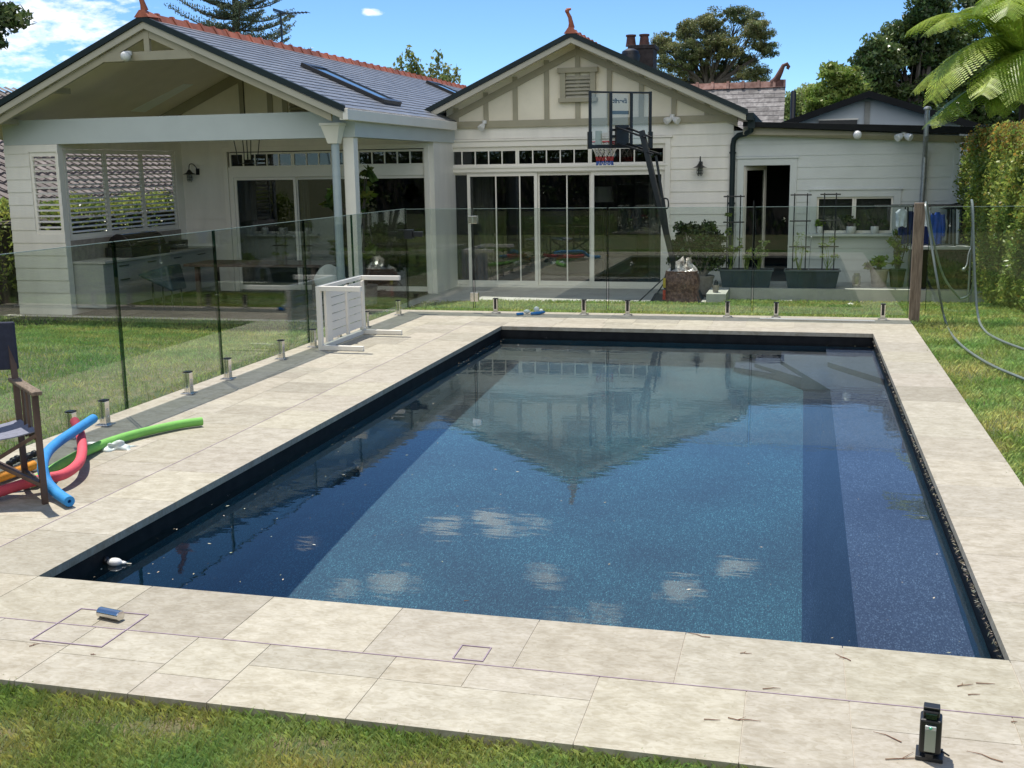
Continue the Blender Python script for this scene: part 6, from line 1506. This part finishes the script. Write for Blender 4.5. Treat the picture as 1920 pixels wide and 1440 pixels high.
def flood(label, p, heads=1, sc_=1.0, globe=False):
    t = thing('floodlight', label, 'floodlight', tuple(p), 'white outdoor lights under the eaves'); x, y, z = p
    f = MB(); f.lathe([(.045, -.03), (.045, .03)], (x, y-.03, z+.03), 14); f.build('mount', 'ceramic', t, smooth=True)
    f = MB()
    if globe: f.ball((x, y-.12, z-.02), .075)
    else:
        for s_ in ([0] if heads == 1 else [-1, 1]):
            d = Vector((s_*.8-.2*(heads == 1), -.55, -.45)).normalized(); a_ = Vector((x, y-.04, z)); f.tube([a_, a_+d*.05, a_+d*.09, a_+d*.15, a_+d*.16], [.02, .045, .06, .068, .055], 12)
    f.build('head', 'ceramic', t, smooth=True)
flood('single white floodlight on the olive belt at the left of the garden gable', at(909, 232, Y=FY-.06))
flood('twin white floodlight on the olive belt at the right of the garden gable', at(1261, 221, Y=FY-.06), 2)
flood('round glassy dome light under the flat roof of the right wing', at(1607, 251, Y=AY+.12), globe=True)
flood('white floodlight under the flat roof beside the grey vent pipe', at(1694, 252, Y=AY+.12), 2)
flood('small round light on the collar beam of the porch gable', at(244, 104, Y=PRY+.02), globe=True)
# pendant lantern under the porch roof
pn_ = thing('pendant_lantern', 'open black metal pendant lantern hanging in the porch', 'pendant lantern', tuple(at(465, 300, Y=13.9)))
PYY = 13.9; pc = at(465, 306, Y=PYY); ptp = at(457, 138, Y=PYY); ptp.z = prz(pc.x)-.06
f = MB(); f.tube([(pc.x, PYY, ptp.z), (pc.x-.01, PYY, (ptp.z+pc.z)/2), (pc.x+.0, PYY, pc.z+.55)], .008, 6); f.lathe([(.06, -.02), (.06, 0)], (pc.x, PYY, ptp.z), 12); f.build('chain', 'black', pn_)
f = MB(); hw_, hb2 = .17, .115; zt2 = pc.z+.5
for sx2 in (-1, 1):
    for sy2 in (-1, 1): f.tube([(pc.x+sx2*hw_, PYY+sy2*hw_, zt2), (pc.x+sx2*hb2, PYY+sy2*hb2, pc.z)], .008, 6); f.tube([(pc.x, PYY, zt2+.12), (pc.x+sx2*hw_, PYY+sy2*hw_, zt2)], .008, 6)
for hh, zz in ((hw_, zt2), (hb2, pc.z)):
    q = [(pc.x-hh, PYY-hh, zz), (pc.x+hh, PYY-hh, zz), (pc.x+hh, PYY+hh, zz), (pc.x-hh, PYY+hh, zz)]
    for i in range(4): f.tube([q[i], q[(i+1) % 4]], .008, 6)
f.tube([(pc.x, PYY, zt2+.12), (pc.x, PYY, pc.z+.05)], .008, 6); f.build('cage', 'black', pn_)
f = MB()
for dx_, dy_ in ((-.045, 0), (.045, 0), (0, .045), (0, -.045)): f.tube([(pc.x+dx_, PYY+dy_, pc.z+.06), (pc.x+dx_, PYY+dy_, pc.z+.17)], .011, 8)
f.build('candle_tube', 'sticker', pn_, smooth=True)

# ---- porch furniture
bb_ = thing('kitchen_bench', 'long pale outdoor kitchen bench under the louvred shutters', 'bench unit', (-8.0, 14, PZ))
f = MB(); f.box(LX1-.018, PY0+.15, PZ+.10, LX1+.55, BY-.05, .26); f.build('cabinets', pm('grey_cabinet', (.36, .36, .34), .5, var=.04, scale=2), bb_, bevel=.004)
f = MB(); f.box(LX1-.018, PY0+.13, .262, LX1+.60, BY-.04, .30); f.build('worktop', 'concrete', bb_, bevel=.003)
f = MB()
for k in range(4): y = PY0+.6+k*.85; f.box(LX1+.551, y, .18, LX1+.57, y+.25, .195); f.box(LX1+.551, y, -.05, LX1+.57, y+.25, -.035)
f.build('handle', 'black', bb_)
f = MB(); f.box(LX1-.019, PY0+.14, .301, LX1+.0, BY-.26, .64); f.build('splashback', 'potgrey', bb_)
bq = thing('barbecue', 'hooded black barbecue standing on the porch bench', 'barbecue', (LX1+.35, 13.5, .30))
f = MB(); cpr = [(LX1+.08, .47), (LX1+.09, .56), (LX1+.16, .65), (LX1+.27, .70), (LX1+.38, .685), (LX1+.48, .62), (LX1+.54, .50), (LX1+.55, .47)]; f.prism(cpr, 13.0, 14.1, 'y'); f.build('hood', pm('bbq_hood', (.025, .022, .02), .18, .3, var=.1), bq, smooth=True, bevel=.01)
f = MB(); f.box(LX1+.06, 12.95, .301, LX1+.58, 14.15, .468); f.build('body', 'black', bq, bevel=.006)
f = MB(); f.tube([(LX1+.60, 13.2, .56), (LX1+.60, 13.9, .56)], .012, 8); f.box(LX1+.54, 13.2, .555, LX1+.60, 13.22, .565); f.box(LX1+.54, 13.88, .555, LX1+.60, 13.9, .565); f.build('handle', 'steel', bq)
f = MB(); f.obox((LX1+.25, 15.0, .385), (.16, .42, .16)); f.tube([(LX1+.335, 14.88, .385), (LX1+.345, 14.88, .385)], .06, 16); f.tube([(LX1+.335, 15.12, .385), (LX1+.345, 15.12, .385)], .06, 16); tag(f.build('speaker', 'blackplastic', org=(LX1+.25, 15.0, .305), bevel=.02), 'small black portable speaker on the porch bench beyond the barbecue', 'speaker')
# cylinder cover / covered barrow by the bench
cv = thing('covered_trolley', 'trolley under a dark teal tarpaulin in front of the porch bench', 'trolley', (-7.2, 12.7, PZ))
f = MB(); f.hexa([(-7.45, 12.5, .0), (-6.85, 12.45, -.22), (-6.85, 12.95, -.22), (-7.45, 13.0, .0), (-7.55, 12.52, .05), (-6.95, 12.5, .22), (-6.95, 12.95, .22), (-7.55, 12.98, .05)]); f.build('tarpaulin', pm('teal_tarp', (.03, .055, .06), .5, var=.3, scale=6, bump=.8, bscale=8), cv, bevel=.04)
f = MB(); f.tube([(-7.3, 12.6, PZ), (-7.3, 12.6, .02)], .015, 6); f.tube([(-6.95, 12.6, PZ), (-6.95, 12.6, .02)], .015, 6); f.tube([(-7.3, 12.9, PZ), (-7.3, 12.9, .02)], .015, 6); f.tube([(-6.95, 12.9, PZ), (-6.95, 12.9, .02)], .015, 6); f.build('frame', 'black', cv)
# dining table and white shell chair
dt = thing('dining_table', 'long timber dining table in the shade of the porch', 'table', (-5.9, 13.6, PZ))
f = MB(); f.box(-7.0, 13.1, .14, -4.5, 14.0, .185); f.build('table_top', 'teak', dt, bevel=.005)
for x in (-6.85, -4.7):
    for y in (13.2, 13.85): f = MB(); f.box(x, y, PZ, x+.07, y+.07, .139); f.build('leg', 'teak', dt)
def shellchair(label, x, y, rz):
    t = thing('shell_chair', label, 'chair', (x, y, PZ)); m3 = Matrix.Rotation(rz, 3, 'Z'); o_ = Vector((x, y, PZ))
    f = MB(); vs = []; N_ = 16
    for j in range(7):
        v_ = j/6
        for k in range(N_+1):
            a = math.pi*(.0+1.0*k/N_); r_ = .24+.03*v_; hh = .44+v_*(.10+.26*math.sin(a)**2)
            vs.append(o_+m3@Vector((math.cos(a)*r_, math.sin(a)*r_, hh)))
    f.add(vs, [(j*(N_+1)+k, j*(N_+1)+k+1, (j+1)*(N_+1)+k+1, (j+1)*(N_+1)+k) for j in range(6) for k in range(N_)]+[tuple(range(N_, -1, -1))])
    f.add([v+m3@Vector((0, .0, 0)) for v in [o_+m3@Vector(q) for q in ((-.24, -.2, .44), (.24, -.2, .44), (.24, 0, .44), (-.24, 0, .44), (-.24, -.2, .455), (.24, -.2, .455), (.24, 0, .455), (-.24, 0, .455))]], [(3, 2, 1, 0), (4, 5, 6, 7), (0, 1, 5, 4), (1, 2, 6, 5), (2, 3, 7, 6), (3, 0, 4, 7)])
    f.build('seat', 'ceramic', t, smooth=True)
    for a, b in ((-.18, -.16), (.18, -.16), (-.18, .18), (.18, .18)): f = MB(); f.tube([o_+m3@Vector((a*.7, b*.7, .44)), o_+m3@Vector((a*1.2, b*1.2, 0))], .012, 6); f.build('leg', 'teak', t)
shellchair('white moulded shell chair beside the dining table, just left of the porch post', at(618, 500, Y=13.0).x, 13.0, R(200))
# fiddle leaf fig behind the post
leafy('fiddle_leaf_fig', 'tall fiddle-leaf fig growing in a pot behind the porch post', 'potted plant', (at(682, 500, Y=13.8).x, 13.8, PZ), ([(.16, 0), (.20, .04), (.22, .34), (.235, .36), (.2, .36)], 20), [pb_(x, y, 13.8, a, b, 16) for x, y, a, b in ((676, 345, 10, 12), (684, 360, 14, 16), (668, 372, 16, 14), (690, 325, 8, 8), (625, 370, 14, 14), (690, 470, 10, 12), (612, 385, 10, 8), (680, 390, 12, 8))], 'leaf_fiddle', 170, .08, .23, .14, 12, 40, r0=.025)
# child's bike/scooter by the glass
sc_ = thing('kick_scooter', 'small dark kick scooter leaning beside the porch post', 'scooter', tuple(at(725, 545, z=PZ)))
b = at(700, 548, z=PZ+.05); e2 = at(742, 538, z=PZ+.05); f = MB(); f.beam(b, e2, .11, .02); f.beam(e2, e2+Vector((.03, 0, .08)), .03, .03); f.build('deck', 'black', sc_, bevel=.004)
f = MB(); tp_ = e2+Vector((.12, .0, .62)); f.tube([e2+Vector((.04, 0, .02)), tp_], .014, 8); f.tube([tp_+Vector((-.02, -.18, 0)), tp_+Vector((.02, .18, 0))], .013, 8); f.build('handlebar', pm('purple_blue_metal', (.08, .08, .25), .3, .5), sc_, smooth=True)
for q in (b+Vector((-.04, 0, 0)), e2+Vector((.05, 0, 0))): f = MB(); f.tube([q+Vector((0, -.013, 0)), q+Vector((0, .013, 0))], .05, 16); f.build('wheel', 'blackplastic', sc_, smooth=True)
# inside the garden room: floor lamp, sofa and curtains
lp = thing('floor_lamp', 'floor lamp with a pale drum shade standing inside behind the right glass door', 'floor lamp', (at(1131, 400, Y=18.4).x, 18.4, PZ+.02))
x = at(1131, 400, Y=18.4).x; zt_ = at(1131, 350, Y=18.4).z; f = MB(); f.lathe([(.21, zt_-.30), (.17, zt_)], (x, 18.4, 0), 20); f.build('lamp_shade', pm('linen_shade', (.55, .53, .5), .9, var=.05), lp, smooth=True)
f = MB(); f.tube([(x, 18.4, PZ+.03), (x, 18.4, zt_+.05)], .015, 8); f.lathe([(.14, PZ+.021), (.14, PZ+.04)], (x, 18.4, 0), 16); f.build('stand', 'black', lp)
sf_ = thing('sofa', 'grey sofa inside the garden room behind the glass doors', 'sofa', (at(1060, 500, Y=19).x, 19, PZ+.02))
x0_, x1_ = at(1000, 500, Y=19).x, at(1190, 500, Y=19).x
f = MB(); f.box(x0_, 18.7, PZ+.1, x1_, 19.5, PZ+.45); f.build('seat', 'canvas_grey', sf_, bevel=.05); f = MB(); f.box(x0_, 19.3, PZ+.451, x1_, 19.55, PZ+.85); f.build('backrest', 'canvas_grey', sf_, bevel=.05)
def curtain(label, xa_, xb_, Y, z0_, z1_, amp=.03):
    f = MB(); n_ = int((xb_-xa_)/.012); vs = []
    for i in range(n_+1):
        x_ = xa_+(xb_-xa_)*i/n_; y_ = Y+amp*math.sin(i*.55)+.01*math.sin(i*1.7); vs += [(x_, y_, z0_), (x_, y_, z1_)]
    f.add(vs, [(2*i, 2*i+2, 2*i+3, 2*i+1) for i in range(n_)]); o = f.build('curtain', 'curtain', org=((xa_+xb_)/2, Y, z0_), smooth=True)
    md = o.modifiers.new('thickness', 'SOLIDIFY'); md.thickness = .004
    tag(o, label, 'curtain', 'curtains inside the glass doors')
curtain('pale curtain gathered behind the right end of the garden doors', at(1217, 400, Y=17.4).x, at(1246, 400, Y=17.4).x, 17.4, PZ+.03, 1.65)
curtain('dark pleated curtain behind the second sliding door of the garden gable', at(885, 400, Y=17.5).x, at(925, 400, Y=17.5).x, 17.5, PZ+.03, 1.65)
curtain('pale curtain behind the left porch door', at(440, 400, Y=16.2).x, at(482, 400, Y=16.2).x, 16.2, PZ+.03, 1.6)
curtain('narrow pale curtain behind the middle porch door', at(560, 400, Y=16.2).x, at(582, 400, Y=16.2).x, 16.2, PZ+.03, 1.6)
# pictures in the room
pf = MB(); a_, b_ = at(1190, 330, Y=21.9), at(1215, 385, Y=21.9); pf.box(a_.x, 21.93, b_.z, b_.x+.25, 21.98, a_.z); tag(pf.build('picture_frame', 'potgrey', org=(a_.x, 21.95, b_.z)), 'framed picture on the back wall of the garden room', 'picture frame')
